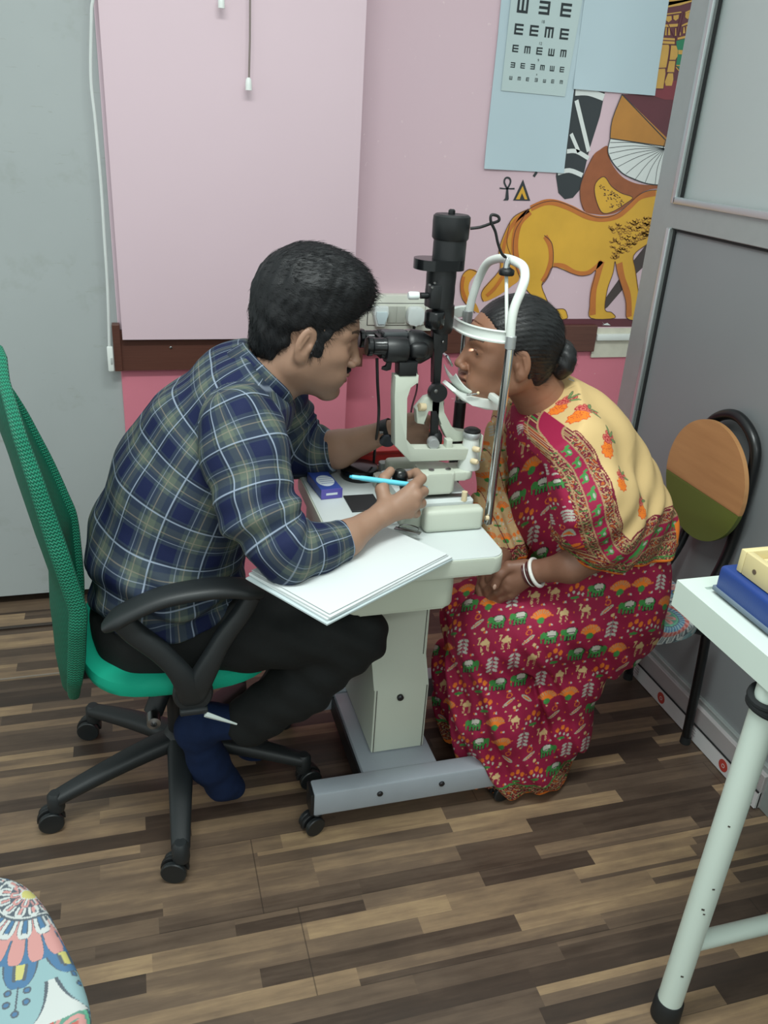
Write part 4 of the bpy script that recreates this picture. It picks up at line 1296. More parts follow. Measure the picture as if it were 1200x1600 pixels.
# seat pad
V_ = []; n1, n2 = 40, 12
sp_ = MB()
rings = []
for i in range(n2 + 1):
    t = i / n2 * PI - PI / 2
    rr_ = abs(math.cos(t)) ** .45; zz = math.copysign(abs(math.sin(t)) ** .7, math.sin(t)) * .038
    ring = []
    for k in range(n1):
        a = 2 * PI * k / n1
        cx_ = math.copysign(abs(math.cos(a)) ** .62, math.cos(a)); sy_ = math.copysign(abs(math.sin(a)) ** .62, math.sin(a))
        X_ = .05 + cx_ * (.205 + .03 * rr_ - .03) * rr_; Y_ = HY + sy_ * (.225) * rr_
        zo = .442 + zz - .022 * max(0, (X_ - .18) / .1) ** 2 + .012 * max(0, (-.08 - X_) / .1)
        ring.append(sp_.bm.verts.new((X_, Y_, zo)))
    rings.append(ring)
for A_, B_ in zip(rings, rings[1:]):
    for k in range(n1): sp_.bm.faces.new([A_[k], A_[(k + 1) % n1], B_[(k + 1) % n1], B_[k]])
sp_.bm.faces.new(rings[0][::-1]); sp_.bm.faces.new(rings[-1])
sp_.done('seat', GSE, oc)
tw = MB()
for k in range(7):
    p = Vector((.050 + .004 * k, HY - .222, .425 - .002 * (k % 3))); tw.tube(catmull([p, p + Vector((-.004 * (k % 3 - 1), -.010, -.014)), p + Vector((.003 - .002 * k, -.014, -.030))], 3), .0014, 5)
tw.done('torn_stuffing', M('torn_white', (190, 200, 196), .8), oc)
# wrapped mesh backrest
bw = lambda z_: np.interp(z_, [.33, .36, .45, .6, .75, .9, 1.0, 1.05, 1.085, 1.105], [.035, .09, .165, .205, .22, .215, .19, .158, .115, .075])
bxn = lambda z_: np.interp(z_, [.33, .397, .517, .644, .754, .905, 1.032, 1.105], [-.172, -.164, -.145, -.130, -.147, -.174, -.204, -.226])
bc_ = lambda z_: np.interp(z_, [.33, .45, .55, .75, .85, .95, 1.05, 1.13], [.012, .03, .038, .034, .028, .02, .010, .004])
skew = lambda z_: np.interp(z_, [.4, .7, 1.0], [.0, .042, .085])
def backgrid(off):
    out = []
    for i in range(46):
        z_ = .33 + (1.105 - .33) * (i / 45)
        out.append([Vector((bxn(z_) - skew(z_) * j / 24 - bc_(z_) * (1 - (j / 24 * 2 - 1) ** 2) - off * (1 - abs(j / 24 * 2 - 1) ** 6), HY - .01 + bw(z_) * (j / 24 * 2 - 1), z_)) for j in range(25)])
    return out
g = MB()
Ga = [[g.bm.verts.new(p) for p in r_] for r_ in backgrid(0)]; Gb = [[g.bm.verts.new(p) for p in r_] for r_ in backgrid(.018)]
for T, fl_ in ((Ga, 0), (Gb, 1)):
    for i in range(45):
        for j in range(24):
            f = [T[i][j], T[i][j + 1], T[i + 1][j + 1], T[i + 1][j]]; g.bm.faces.new(f[::-1] if fl_ else f)
for i in range(45):
    g.bm.faces.new([Ga[i][0], Ga[i + 1][0], Gb[i + 1][0], Gb[i][0]]); g.bm.faces.new([Ga[i][24], Gb[i][24], Gb[i + 1][24], Ga[i + 1][24]])
for j in range(24):
    g.bm.faces.new([Ga[0][j], Gb[0][j], Gb[0][j + 1], Ga[0][j + 1]]); g.bm.faces.new([Ga[45][j], Ga[45][j + 1], Gb[45][j + 1], Gb[45][j]])
g.done('backrest', mgm, oc)
# ribbed rim band around the mesh
loopz = [(.33 + (1.105 - .33) * i / 60) for i in range(61)]
lp = [np.array((bxn(z_) - .004, HY - .01 - bw(z_), z_)) for z_ in loopz] + [np.array((bxn(z_) - skew(z_) - .004, HY - .01 + bw(z_), z_)) for z_ in loopz[::-1]]
lp = catmull(lp[::3], 3, True); Vv = []; Qq = []; Uu = []; sg = 12; L_ = 0
for i, p in enumerate(lp):
    a = lp[i - 1]; c_ = lp[(i + 1) % len(lp)]; t = (c_ - a) / np.linalg.norm(c_ - a); L_ += np.linalg.norm(p - a) if i else 0
    e1 = np.array((1.0, 0, 0)) - t * t[0]; e1 /= np.linalg.norm(e1); e2 = np.cross(t, e1)
    zf = np.interp(p[2], [.33, .5, .8, 1.1], [.010, .017, .017, .009])
    for k in range(sg):
        q_ = 2 * PI * k / sg; Vv.append(p + e1 * math.cos(q_) * zf + e2 * math.sin(q_) * .007); Uu.append((L_, k / sg * .06, 0))
for i in range(len(lp)):
    for k in range(sg):
        j = (i + 1) % len(lp); Qq.append((i * sg + k, i * sg + (k + 1) % sg, j * sg + (k + 1) % sg, j * sg + k))
make('ribbed_rim', np.array(Vv), np.array(Qq)[:, ::-1], mgr, oc, np.array(Uu))
# armrests: curved pad and a V shaped support on each side
def armrest(sy):
    Yc = HY + sy * .265
    def tb(pts, ry, rz, nm):
        P = catmull([(a, Yc + c * sy, b_) for a, b_, c in pts], 6); g = MB(); rings = []
        for i, p in enumerate(P):
            a = P[max(i - 1, 0)]; c_ = P[min(i + 1, len(P) - 1)]; t = Vector(c_ - a).normalized(); n_ = Vector((-t.z, 0, t.x)); w = Vector((0, 1, 0))
            f_ = i / (len(P) - 1); s1 = min(1, .45 + 4 * min(f_, 1 - f_)) if nm == 'arm_pad' else 1
            r1 = np.interp(f_, *ry) if isinstance(ry, tuple) else ry; r2 = np.interp(f_, *rz) if isinstance(rz, tuple) else rz
            rings.append([g.bm.verts.new(Vector(p) + w * math.copysign(abs(math.cos(q)) ** .7, math.cos(q)) * r1 * s1 + n_ * math.copysign(abs(math.sin(q)) ** .7, math.sin(q)) * r2 * s1) for q in [2 * PI * k / 18 for k in range(18)]])
        for A_, B_ in zip(rings, rings[1:]):
            for k in range(18): g.bm.faces.new([A_[k], A_[(k + 1) % 18], B_[(k + 1) % 18], B_[k]])
        g.bm.faces.new(rings[0]); g.bm.faces.new(rings[-1])
        return g
    tb([(-.090, .628, 0), (-.05, .655, 0), (.02, .683, 0), (.10, .692, 0), (.16, .688, 0), (.205, .672, 0)], .030, .0135, 'arm_pad').done('arm_pad', BLKP, oc)
    g = tb([(-.055, .640, 0), (-.035, .61, 0), (.01, .56, 0), (.045, .505, 0), (.062, .455, -.008), (.066, .425, -.02)], .018, ([0, .5, 1], [.022, .020, .034]), 'a')
    g.done('rear_support', BLKP, oc)
    g = tb([(.185, .672, 0), (.165, .635, 0), (.128, .58, 0), (.100, .525, 0), (.075, .47, -.006), (.062, .43, -.02)], .018, ([0, .5, 1], [.016, .019, .032]), 'a')
    g.done('front_support', BLKP, oc)
    g = MB(); g.lathe([(0, 0), (.036, 0), (.040, .006), (.038, .022), (.02, .028), (0, .028)], (.066, Yc - sy * .002 - .0 * sy, .452), (0, -sy, 0), 28, 1, 1.15)
    g.box((.066, Yc - sy * .06, .412), (.055, .13, .012), .003); g.done('arm_bracket', BLKP, oc)
    g = MB().tube([(.088, Yc + sy * .004, .405), (.15, Yc + sy * .002, .368)], [.006, .002], 8); g.done('broken_trim', M('torn_white'), oc) if sy < 0 else g.bm.free()
armrest(-1); armrest(1)

# ------------------------------------------------------------------ chairs with printed round seats
def pal(*c): return np.array(srgb(*c)[:3])


TEAL, BLU, PNK, YLW, WHI, GRY, NVY, GRE, ORA, RDD, LTE = pal(118, 150, 152), pal(76, 112, 146), pal(190, 138, 134), pal(186, 180, 112), pal(188, 192, 190), pal(84, 92, 100), pal(44, 70, 120), pal(100, 170, 140), pal(200, 156, 104), pal(176, 92, 84), pal(134, 164, 168)


def petal_ring(C, r, th, r0, r1, n, fillc, edge, ph=0, inner=None, pw=1.0, gap=None):
    """ring of n pointed or round petals between radii r0..r1"""
    t = (r - r0) / (r1 - r0); a = ((th / (2 * PI) * n + ph) % 1.0) - .5
    wd = .47 * np.sqrt(np.clip(1 - np.clip(t, 0, 1) ** (2 * pw), 0, 1)) * np.clip(t * 6 + .75, 0, 1)
    ins = (t > 0) & (t < 1) & (np.abs(a) < wd)
    C[(t > 0) & (t < 1)] = edge if gap is None else gap
    C[ins] = edge
    wi = wd - .09 * np.clip(1.3 - t, .5, 1)
    i2 = ins & (np.abs(a) < wi + .035) & (t < .95); C[i2] = fillc
    if inner is not None:
        i3 = ins & (np.abs(a) < wi * .42) & (t > .15) & (t < .72); C[i3] = inner
        i4 = ins & (np.abs(np.abs(a) - wi * .42) < .035) & (t > .12) & (t < .76); C[i4] = edge


def rosette(C, u, v, c, s, kind=0):
    r = np.hypot(u - c[0], v - c[1]) / s; th = np.arctan2(v - c[1], u - c[0])
    def sub(lo, hi, f):
        mk = (r >= lo) & (r < hi); D = C[mk]; f(D, r[mk], th[mk]); C[mk] = D
    if kind == 0:
        sub(3.1, 4.6, lambda D, r, t: petal_ring(D, r, t, 3.0, 4.7, 12, LTE, GRY, .5, None, .8, WHI))
        sub(2.45, 3.3, lambda D, r, t: petal_ring(D, r, t, 2.2, 3.35, 14, BLU, GRY, .0, YLW, .7, LTE))
        sub(1.65, 2.55, lambda D, r, t: petal_ring(D, r, t, 1.4, 2.6, 26, PNK, GRY, .3, None, 1.8, BLU))
        sub(1.02, 1.70, lambda D, r, t: petal_ring(D, r, t, .9, 1.72, 18, WHI, GRY, 0, BLU, 1.8, PNK))
        sub(.96, 1.04, lambda D, r, t: D.__setitem__(slice(None), GRY))
        sub(0, .96, lambda D, r, t: D.__setitem__(slice(None), WHI))
        sub(.55, .9, lambda D, r, t: petal_ring(D, r, t, .5, .92, 12, WHI, GRY, 0, PNK, 1.4))
        sub(.25, .55, lambda D, r, t: petal_ring(D, r, t, .2, .56, 9, PNK, GRY, 0, WHI, 1.4))
        sub(0, .22, lambda D, r, t: D.__setitem__(slice(None), YLW))
    else:
        sub(1.9, 2.6, lambda D, r, t: petal_ring(D, r, t, 1.8, 2.65, 16, WHI, GRY, 0, GRY * .5 + WHI * .5, 1.4))
        sub(1.55, 1.9, lambda D, r, t: D.__setitem__(slice(None), np.where((np.sin(t * 30) > 0)[:, None], PNK, RDD)))
        sub(1.15, 1.55, lambda D, r, t: D.__setitem__(slice(None), np.where((np.sin(t * 36) > 0)[:, None], BLU, LTE)))
        sub(1.08, 1.15, lambda D, r, t: D.__setitem__(slice(None), GRY))
        sub(0, 1.08, lambda D, r, t: D.__setitem__(slice(None), GRE))
        sub(.1, 1.0, lambda D, r, t: petal_ring(D, r, t, .1, .98, 7, PNK, GRY, 0, RDD, 1.2))
        mk = (r < 1.05) & (C == GRY).all(1) & (r > .2); C[mk] = GRE * .5 + GRY * .5
        sub(0, .2, lambda D, r, t: D.__setitem__(slice(None), WHI))
    # little berries in the teardrops
    if kind == 0:
        a = ((th / (2 * PI) * 12 + .5) % 1.0) - .5; rr_ = r
        for (ra, aa) in ((3.4, .14), (3.4, -.14), (3.75, .13), (3.75, -.13), (4.05, .0)):
            d = np.hypot(rr_ - ra, (a - aa) * rr_ * .52)
            C[d < .11] = GRY; C[d < .065] = BLU
        C[(np.abs(a) < .012) & (r > 3.25) & (r < 4.0)] = GRY


def seat_print(centres):
    def f(u, v):
        C = np.tile(LTE, (len(u), 1))
        cell = (np.floor(u / .022) + np.floor(v / .022)) % 3
        C[cell == 1] = TEAL; C[cell == 2] = WHI * .9
        for c, s, k in centres[::-1]: rosette(C, u, v, c, s, k)
        return C
    return f


mpr, b = newmat('printed_seat_cover', .55, 0, .3)
n = X.nt.nodes.new('ShaderNodeAttribute'); n.attribute_name = 'print'
X.nt.links.new(n.outputs['Color'], b.inputs['Base Color'])


def round_seat(parent, cx_, cy_, z0, R_, th_, prt, rz=0, pw_=3.6):
    prof = [(0, z0 + .004)]
    n_r = 170
    R2 = R_ - .018
    pr = [(R2 * i / n_r, z0 - .004 * (i / n_r) ** 2) for i in range(1, n_r + 1)]
    for k in range(1, 13):
        a = PI / 2 * k / 12; pr.append((R2 + .018 * math.sin(a), z0 - .004 - .018 * (1 - math.cos(a))))
    for k in range(1, 16): pr.append((R_ - .003 * (k / 15), z0 - .022 - (th_ - .022) * k / 15))
    pr.append((0.001, z0 - th_))
    sg = 840; th2 = np.arange(sg) / sg * 2 * PI
    arc = [0]
    for (a, b_), (c_, d_) in zip(pr, pr[1:-1]): arc.append(arc[-1] + math.hypot(c_ - a, d_ - b_))
    arc = [pr[0][0] + q_ for q_ in arc] + [R_ + .05]
    tr_ = th2 - math.radians(rz); k_s = (np.abs(np.cos(tr_)) ** pw_ + np.abs(np.sin(tr_)) ** pw_) ** (-1 / pw_)
    V = np.concatenate([np.stack([cx_ + r_ * k_s * np.cos(th2), cy_ + r_ * k_s * np.sin(th2), np.full(sg, z_)], 1) for r_, z_ in pr])
    U = np.concatenate([np.stack([cx_ + q_ * k_s * np.cos(th2), cy_ + q_ * k_s * np.sin(th2)], 1) for q_ in arc])
    i, j = np.meshgrid(np.arange(len(pr) - 1), np.arange(sg), indexing='ij'); i, j = i.ravel(), j.ravel()
    Q = np.stack([i * sg + j, (i + 1) * sg + j, (i + 1) * sg + (j + 1) % sg, i * sg + (j + 1) % sg], 1)
    C = prt(U[:, 0], U[:, 1])
    make('seat_cushion', V, Q, mpr, parent, None, C)


BKT = M('black_tube', (16, 18, 20), .32, .1)


def visitor_chair(cx_, cy_, lab, prt, R_=.21, bdir=1, zs=.455, rz=0):
    t = thing('visitor_chair', lab, 'chair', (cx_, cy_, 0), 'chairs with printed seats')
    round_seat(t, cx_, cy_, zs, R_, .052, prt, rz)
    MB().prism([(cx_ + (R_ - .012) * math.cos(a), cy_ + (R_ - .012) * math.sin(a)) for a in [2 * PI * k / 40 for k in range(40)]], .012, (0, 0, zs - .066), (1, 0, 0), (0, 1, 0)).done('seat_board', M('dark_board', (40, 36, 34), .6), t)
    for sx in (-1, 1):
        for sy in (-1, 1):
            rear = sx == bdir
            top = Vector((cx_ + sx * .13, cy_ + sy * .13, zs - .066)); bot = Vector((cx_ + sx * (.275 if rear else .17), cy_ + sy * .15 + .01, .012))
            if rear:
                pts = [top, Vector((cx_ + sx * .235, top.y + sy * .008, zs - .085)), Vector((cx_ + sx * .25, cy_ + sy * .145, zs - .12)), bot]
            else: pts = [top, bot]
            g = MB().tube(catmull([tuple(p) for p in pts], 5) if rear else pts, .0125, 14)
            lg = g.done('leg', BKT, t)
            MB().cyl((bot.x, bot.y, 0), (bot.x, bot.y, .022), .0145, .0135, 18).done('rubber_foot', M('black_rubber'), lg)
    bx_ = cx_ + bdir * .298
    arch = [(cx_ + bdir * .13, cy_ - .115, zs - .06), (cx_ + bdir * .24, cy_ - .09, zs - .04), (bx_ + bdir * .002, cy_ - .085, zs + .10), (bx_, cy_ - .10, zs + .30), (bx_, cy_ - .085, zs + .40), (bx_, cy_, zs + .445), (bx_, cy_ + .085, zs + .40), (bx_, cy_ + .10, zs + .30), (bx_ + bdir * .002, cy_ + .085, zs + .10), (cx_ + bdir * .24, cy_ + .09, zs - .04), (cx_ + bdir * .13, cy_ + .115, zs - .06)]
    MB().tube(catmull(arch, 7), .0135, 14).done('back_tube', BKT, t)
    # round wooden back, lower part painted olive
    zc = zs + .262; xx = bx_ - bdir * .026; rr_ = .157
    woodm = MATS.get('beech_ply')
    if not woodm:
        woodm, b = newmat('beech_ply', .32, 0, .45); v, x, y, z = coords()
        gg_ = noise(comb(x, y * 1.5, z * 14.0), 2.5, 4, .55)
        setc(b, mix(gg_, srgb(158, 112, 72), srgb(194, 146, 98))); MATS['beech_ply'] = woodm
    def seg(nm, mat, z0_, z1_):
        pts = []
        for k in range(121):
            a = 2 * PI * k / 120; zz = max(z0_, min(z1_, rr_ * math.sin(a))); yy = math.copysign(math.sqrt(max(rr_ * rr_ - zz * zz, 0)), math.cos(a)) if abs(rr_ * math.sin(a) - zz) < 1e-9 else math.copysign(math.sqrt(max(rr_ * rr_ - zz * zz, 0)), math.cos(a))
            if not pts or math.hypot(pts[-1][0] - yy, pts[-1][1] - zz) > 1e-4: pts.append((yy, zz))
        if math.hypot(pts[0][0] - pts[-1][0], pts[0][1] - pts[-1][1]) < 1e-4: pts.pop()
        MB().prism(pts, .012, (xx - .006, cy_ + (.027 if bdir > 0 else .012), zc), (0, 1, 0), (0, 0, 1), .001).done(nm, mat, t)
    seg('wooden_back', woodm, -.030, rr_); seg('olive_painted_back', M('olive_paint', (86, 96, 40), .42, var=.03), -rr_, -.030)
    return t


def pw(px, py, z=.455): q_ = atz(px, py, z); return (q_.x, q_.y)


c1 = pw(45, 1392)
left_print = seat_print([(c1, .047, 0), (pw(72, 1625), .055, 1), (pw(190, 1560), .05, 1), (pw(-80, 1500), .05, 1)])
visitor_chair(-.330, .797, 'chair at the lower left corner, only its printed seat in view', left_print, .198, -1, .455, 22.4)
rp = lambda x_, y_: atz(x_, y_, .455)
right_print = seat_print([(pw(1035, 962), .035, 1), (pw(1070, 905), .03, 0), (pw(985, 990), .03, 0)])
visitor_chair(1.115, 1.64, 'chair with wood and olive round back beside the grey partition', right_print, .222, 1)

# ------------------------------------------------------------------ white metal trolley on the right
TR = M('white_trolley_paint', (208, 222, 212), .34, var=.02, vs=6)
TZt = .82
tr = thing('metal_trolley', 'white painted metal trolley table with tube legs at the right edge', 'trolley table', (1.12, .68, 0))
tx0, tx1, ty0, ty1 = .868, 1.385, .20, 1.052
g = MB()
fr = .032
for c_, d_ in ((((tx0 + tx1) / 2, ty1 - fr / 2, TZt - .024), (tx1 - tx0, fr, .05)), (((tx0 + tx1) / 2, ty0 + fr / 2, TZt - .024), (tx1 - tx0, fr, .05)), ((tx0 + fr / 2, (ty0 + ty1) / 2, TZt - .024), (fr, ty1 - ty0 - 2 * fr, .05)), ((tx1 - fr / 2, (ty0 + ty1) / 2, TZt - .024), (fr, ty1 - ty0 - 2 * fr, .05))):
    g.box(c_, d_, 0)
g.done('top_frame', TR, tr)
MB().box(((tx0 + tx1) / 2, (ty0 + ty1) / 2, TZt - .008), (tx1 - tx0 - 2 * fr + .002, ty1 - ty0 - 2 * fr + .002, .008)).done('top_sheet', M('trolley_sheet', (206, 216, 212), .3), tr)
for lx in (.895, 1.345):
    for ly in (.82, .36):
        lg = MB().cyl((lx - (.012 if lx < 1 else 0), ly, .03), (lx, ly, TZt - .045), .0225, seg=28).done('leg', TR, tr)
        MB().lathe([(0, 0), (.025, 0), (.0275, .004), (.0265, .045), (.024, .05), (0, .05)], (lx - (.012 if lx < 1 else 0), ly, 0), (0, 0, 1), 28).done('rubber_foot', M('black_rubber'), lg)
        if lx < 1 and ly > .5:
            ch = MB()
            for k, (zz, aa, s_) in enumerate(((.31, 235, .004), (.30, 245, .003), (.36, 250, .0035), (.50, 230, .003), (.14, 240, .004))):
                a = math.radians(aa); ch.box((lx - .012 + .0225 * math.cos(a) + .012 * (zz / .8), ly + .0225 * math.sin(a), zz), (s_ * 1.2, .0014, s_ * .9), 0, Matrix.Rotation(a - PI / 2, 3, 'Z'))
            ch.done('paint_chip', M('paint_chip', (66, 62, 56), .7), lg)
for (a, b_) in (((.886, .82, .2), (1.345, .82, .2)), ((.886, .36, .2), (1.345, .36, .2)), ((1.345, .82, .2), (1.345, .36, .2))):
    MB().cyl(a, b_, .0165, seg=24).done('stretcher', TR, tr)
bc = thing('blue_case', 'blue hard case lying on the white metal trolley', 'case', (1.05, .8, TZt))
BLC = M('blue_case_skin', (34, 62, 128), .42, var=.05, vs=14, bs=.15, bscale=300)
zt1 = TZt + .0015
MB().box((1.06, .72, zt1 + .0245), (.30, .58, .049), .008, seg=3).done('case_lid', BLC, bc)
MB().box((1.06, .72, zt1 + .0045), (.304, .584, .009), .002).done('case_rim', M('case_grey_rim', (108, 122, 136), .5), bc)
wbx = thing('wooden_lens_box', 'open cream wooden box with round lenses on the blue case', 'wooden box', (1.07, .75, zt1 + .05))
CRM = M('cream_wood', (214, 198, 148), .45, var=.07, vs=10)
zb1 = zt1 + .0505; wx0, wx1, wy0, wy1, wh = .922, 1.20, .50, .985, .040
for c_, d_ in ((((wx0 + wx1) / 2, wy1 - .0065, zb1 + wh / 2), (wx1 - wx0, .013, wh)), (((wx0 + wx1) / 2, wy0 + .0065, zb1 + wh / 2), (wx1 - wx0, .013, wh)), ((wx0 + .0065, (wy0 + wy1) / 2, zb1 + wh / 2), (.013, wy1 - wy0 - .026, wh)), ((wx1 - .0065, (wy0 + wy1) / 2, zb1 + wh / 2), (.013, wy1 - wy0 - .026, wh))):
    MB().box(c_, d_, .002).done('box_side', CRM, wbx)
MB().box(((wx0 + wx1) / 2, (wy0 + wy1) / 2, zb1 + .014), (wx1 - wx0 - .027, wy1 - wy0 - .027, .02)).done('box_inlay', M('cream_felt', (226, 206, 158), .8), wbx)
MB().lathe([(0, 0), (.0042, 0), (.0042, .001), (0, .001)], (wx0 + .0001, .945, zb1 + .018), (-1, 0, 0), 18).done('nail_head', M('brown_nail', (92, 76, 62), .5), wbx)
rg = M('lens_ring_white', (226, 226, 214), .3)
for k in range(2):
    for j in range(2):
        lo_ = MB().lathe([(.014, 0), (.019, 0), (.019, .004), (.014, .004), (.014, 0)], (wx0 + .045 + j * .085, wy1 - .038 - k * .034, zb1 + .031), (0, .82, .57), 24).done('trial_lens', rg)
        MB().lathe([(0, 0), (.0138, 0), (.0138, .002), (0, .002)], (wx0 + .045 + j * .085, wy1 - .038 - k * .034, zb1 + .032), (0, .82, .57), 24).done('lens_glass', mgl, lo_)
        tag(lo_, ['white ringed trial lens at the near corner of the open wooden box', 'white ringed trial lens in the first row beyond the near corner lens', 'white ringed trial lens behind the corner lens along the box side', 'white ringed trial lens in the second row away from the box side'][k * 2 + j], 'lens', 'trial lenses in the wooden box')
# black cord tied round the trolley leg
g = MB()
ang_ = [2 * PI * k / 24 for k in range(24)]
for dz, rr_ in ((0, .0255), (.010, .026), (-.009, .0255)):
    g.tube([(.8925 + rr_ * math.cos(a), .82 + rr_ * math.sin(a), .735 + dz + .006 * math.sin(a * 1 + dz * 100)) for a in ang_], .0058, 8, True)
st_ = [(.916, .815, .735)] + [tuple(at(a_, b_, .835)) for a_, b_ in ((1203, 1110), (1196, 1135), (1192, 1165), (1183, 1195), (1178, 1215), (1169, 1240), (1165, 1255), (1160, 1270))]
P = catmull(st_, 10); 
for ph in (0, 2.1, 4.2):
    g.tube([(p[0] + .0045 * math.cos(i * .55 + ph), p[1] + .0045 * math.sin(i * .55 + ph), p[2]) for i, p in enumerate(P)], .0042, 6)
tag(g.done('knotted_cord', M('black_cloth_cord', (18, 22, 24), .85, bs=.3)), 'black twisted cord tied round the near trolley leg and hanging down', 'cord')

# ------------------------------------------------------------------ people
def skin_mat(name, base, dark):
    m, b = newmat(name, .48, 0, .4)
    n = X.nt.nodes.new('ShaderNodeAttribute'); n.attribute_name = 'print'
    v, x, y, z = coords(); nn = noise(v, 28, 4, .6)
    mul = X.nt.nodes.new('ShaderNodeMix'); mul.data_type = 'RGBA'; mul.blend_type = 'MULTIPLY'; mul.inputs[0].default_value = 1
    X.nt.links.new(n.outputs['Color'], mul.inputs[6]); X.nt.links.new(mix(nn, (.86, .84, .84, 1), (1.08, 1.06, 1.05, 1)), mul.inputs[7])
    setc(b, mul.outputs[2])
    b.inputs['Subsurface Weight'].default_value = .08
    b.inputs['Subsurface Radius'].default_value = (.012, .005, .003)
    bump(b, noise(v, 420, 3, .6), .18, .0006)
    return m


class Head:
    def __init__(s, c, sgn, pitch, yaw, sc):
        s.c, s.sgn, s.sc = np.array(c), sgn, sc
        p, w = math.radians(pitch), math.radians(yaw)
        Rp = np.array([[math.cos(p), 0, math.sin(p)], [0, 1, 0], [-math.sin(p), 0, math.cos(p)]])
        Rw = np.array([[sgn * math.cos(w), -sgn * math.sin(w), 0], [math.sin(w), math.cos(w), 0], [0, 0, 1]])
        s.R = Rw @ Rp

    def loc(s, P): return (P - s.c) @ s.R / s.sc
    def wor(s, l): return s.c + s.sc * (s.R @ np.array(l, float))


def face_sdf(L, age=0):
    A_ = L.copy(); A_[:, 1] = np.abs(A_[:, 1])          # the head is symmetric
    d = ell(A_, (-.012, 0, .030), (.098, .076, .086))
    d = smin(d, ell(A_, (.030, 0, -.008), (.062, .060, .088)), .03)
    d = smin(d, rcone(A_, (-.008, .050, -.055), (.062, .018, -.096), .020, .018), .035)
    d = smin(d, ell(A_, (.074, 0, -.098), (.019, .022, .016)), .018)
    d = smin(d, ell(A_, (.052, .042, -.022), (.028, .018, .020)), .022)
    d = smin(d, rcone(A_, (.080, .010, .024), (.062, .048, .022), .010, .008), .014)
    d = smin(d, ell(A_, (.062, .030, -.060), (.03, .022, .026)), .02)
    d = smax(d, -ell(A_, (.094, .032, .003), (.017, .020, .012)), .014)
    d = smin(d, rcone(A_, (.086, 0, .014), (.1045, 0, -.026), .0065, .0088), .010)
    d = smin(d, ell(A_, (.105, 0, -.030), (.0105, .0105, .0085)), .006)
    d = smin(d, ell(A_, (.0965, .0125, -.035), (.0105, .0065, .0070)), .005)
    d = smax(d, -ell(A_, (.1005, .0062, -.0425), (.005, .0032, .0035)), .003)
    d = smin(d, ell(A_, (.0895, 0, -.0575), (.0125, .0215, .0060)), .005)
    d = smin(d, ell(A_, (.0885, 0, -.0695), (.0115, .0185, .0068)), .005)
    d = smax(d, -rcone(A_, (.103, 0, -.0632), (.082, .024, -.0645), .0016, .0012), .003)
    d = smin(d, ell(A_, (.0688, .032, .003), (.0145, .0160, .0135)), .004)       # lids
    d = smax(d, -ell(A_, (.0865, .032, .0012 - .0008 * age), (.0075, .0118, .0040 - .0008 * age)), .0015)
    d = smin(d, rcone(A_, (.0800, .020, .0085), (.0745, .046, .0065), .0024, .0016), .003)
    if age:
        for a, b_, r_ in (((.092, .020, -.033), (.078, .036, -.066), .0022), ((.078, .030, -.064), (.074, .034, -.086), .0018), ((.080, .022, -.014), (.074, .042, -.018), .0016), ((.083, 0, .060), (.078, .03, .058), .0012), ((.086, 0, .048), (.080, .03, .046), .0012)):
            d = smax(d, -(rcone(A_, a, b_, r_, r_ * .7)), .004)
    # ear
    e = A_ - np.array([-.006, .078, -.006]); e = e @ rot('y', 8) @ rot('z', -22)
    er = ell(e, (0, 0, 0), (.0175, .0075, .0315))
    er = smin(er, ell(e, (.004, -.002, -.028), (.009, .006, .010)), .008)
    er = smax(er, -ell(e, (.002, .0085, .003), (.0105, .0062, .0195)), .005)
    er = smin(er, ell(e, (.011, .002, -.004), (.004, .005, .007)), .004)
    er = smin(er, rcone(e, (-.002, .003, .014), (-.007, .003, -.010), .0028, .0024), .003)
    return smin(d, er, .007)


def face_cols(L, base, lip, stub, brow):
    C = np.tile(np.array(srgb(*base)[:3]), (len(L), 1)); a = np.abs(L[:, 1])
    def put(mask, col, w):
        C[mask] = C[mask] * (1 - w) + np.array(srgb(*col)[:3]) * w
    if stub: 
        w_ = np.clip((-.035 - L[:, 2]) / .02, 0, 1) * np.clip((L[:, 0] - .0) / .03, 0, 1) * (L[:, 2] > -.13); w_ = (w_ * .28)[:, None]
        C[:] = C * (1 - w_) + np.array(srgb(*stub)[:3]) * w_
    put((((L[:, 0] - .094) / .016) ** 2 + (L[:, 1] / .0215) ** 2 + ((L[:, 2] + .0635) / .0125) ** 2) < 1, lip, .75)
    if brow:
        t = (a - .012) / .036; zc = .0265 + .005 * np.sin(np.clip(t, 0, 1) * 2.4)
        put((t > 0) & (t < 1) & (np.abs(L[:, 2] - zc) < .0042 * (1.15 - .7 * np.clip(t, 0, 1))) & (L[:, 0] > .03), brow, .8)
    return C


def eyes(hd, parent):
    m = MATS.get('eyeball')
    if not m:
        m, b = newmat('eyeball', .12, 0, .6); _, x, y, z = attr('cloth')
        r_ = x
        setc(b, mix(r_.lt(.42), srgb(196, 186, 178), mix(r_.lt(.2), srgb(52, 34, 26), (.005, .005, .005, 1)))); MATS['eyeball'] = m
    for sy in (-1, 1):
        n_, k_2 = 24, 16
        th = np.linspace(0, PI, k_2); V = []; U = []
        for t in th:
            for k in range(n_):
                a = 2 * PI * k / n_
                l = np.array([.0695 + .0120 * math.cos(t), sy * .032 + .0120 * math.sin(t) * math.cos(a), .002 + .0120 * math.sin(t) * math.sin(a)])
                V.append(hd.wor(l)); U.append((math.sin(t) if t < PI / 2 else 1, 0, 0))
        Q = [(i * n_ + k, i * n_ + (k + 1) % n_, (i + 1) * n_ + (k + 1) % n_, (i + 1) * n_ + k) for i in range(k_2 - 1) for k in range(n_)]
        make('eye', np.array(V), np.array(Q)[:, ::hd.sgn], m, parent, np.array(U))


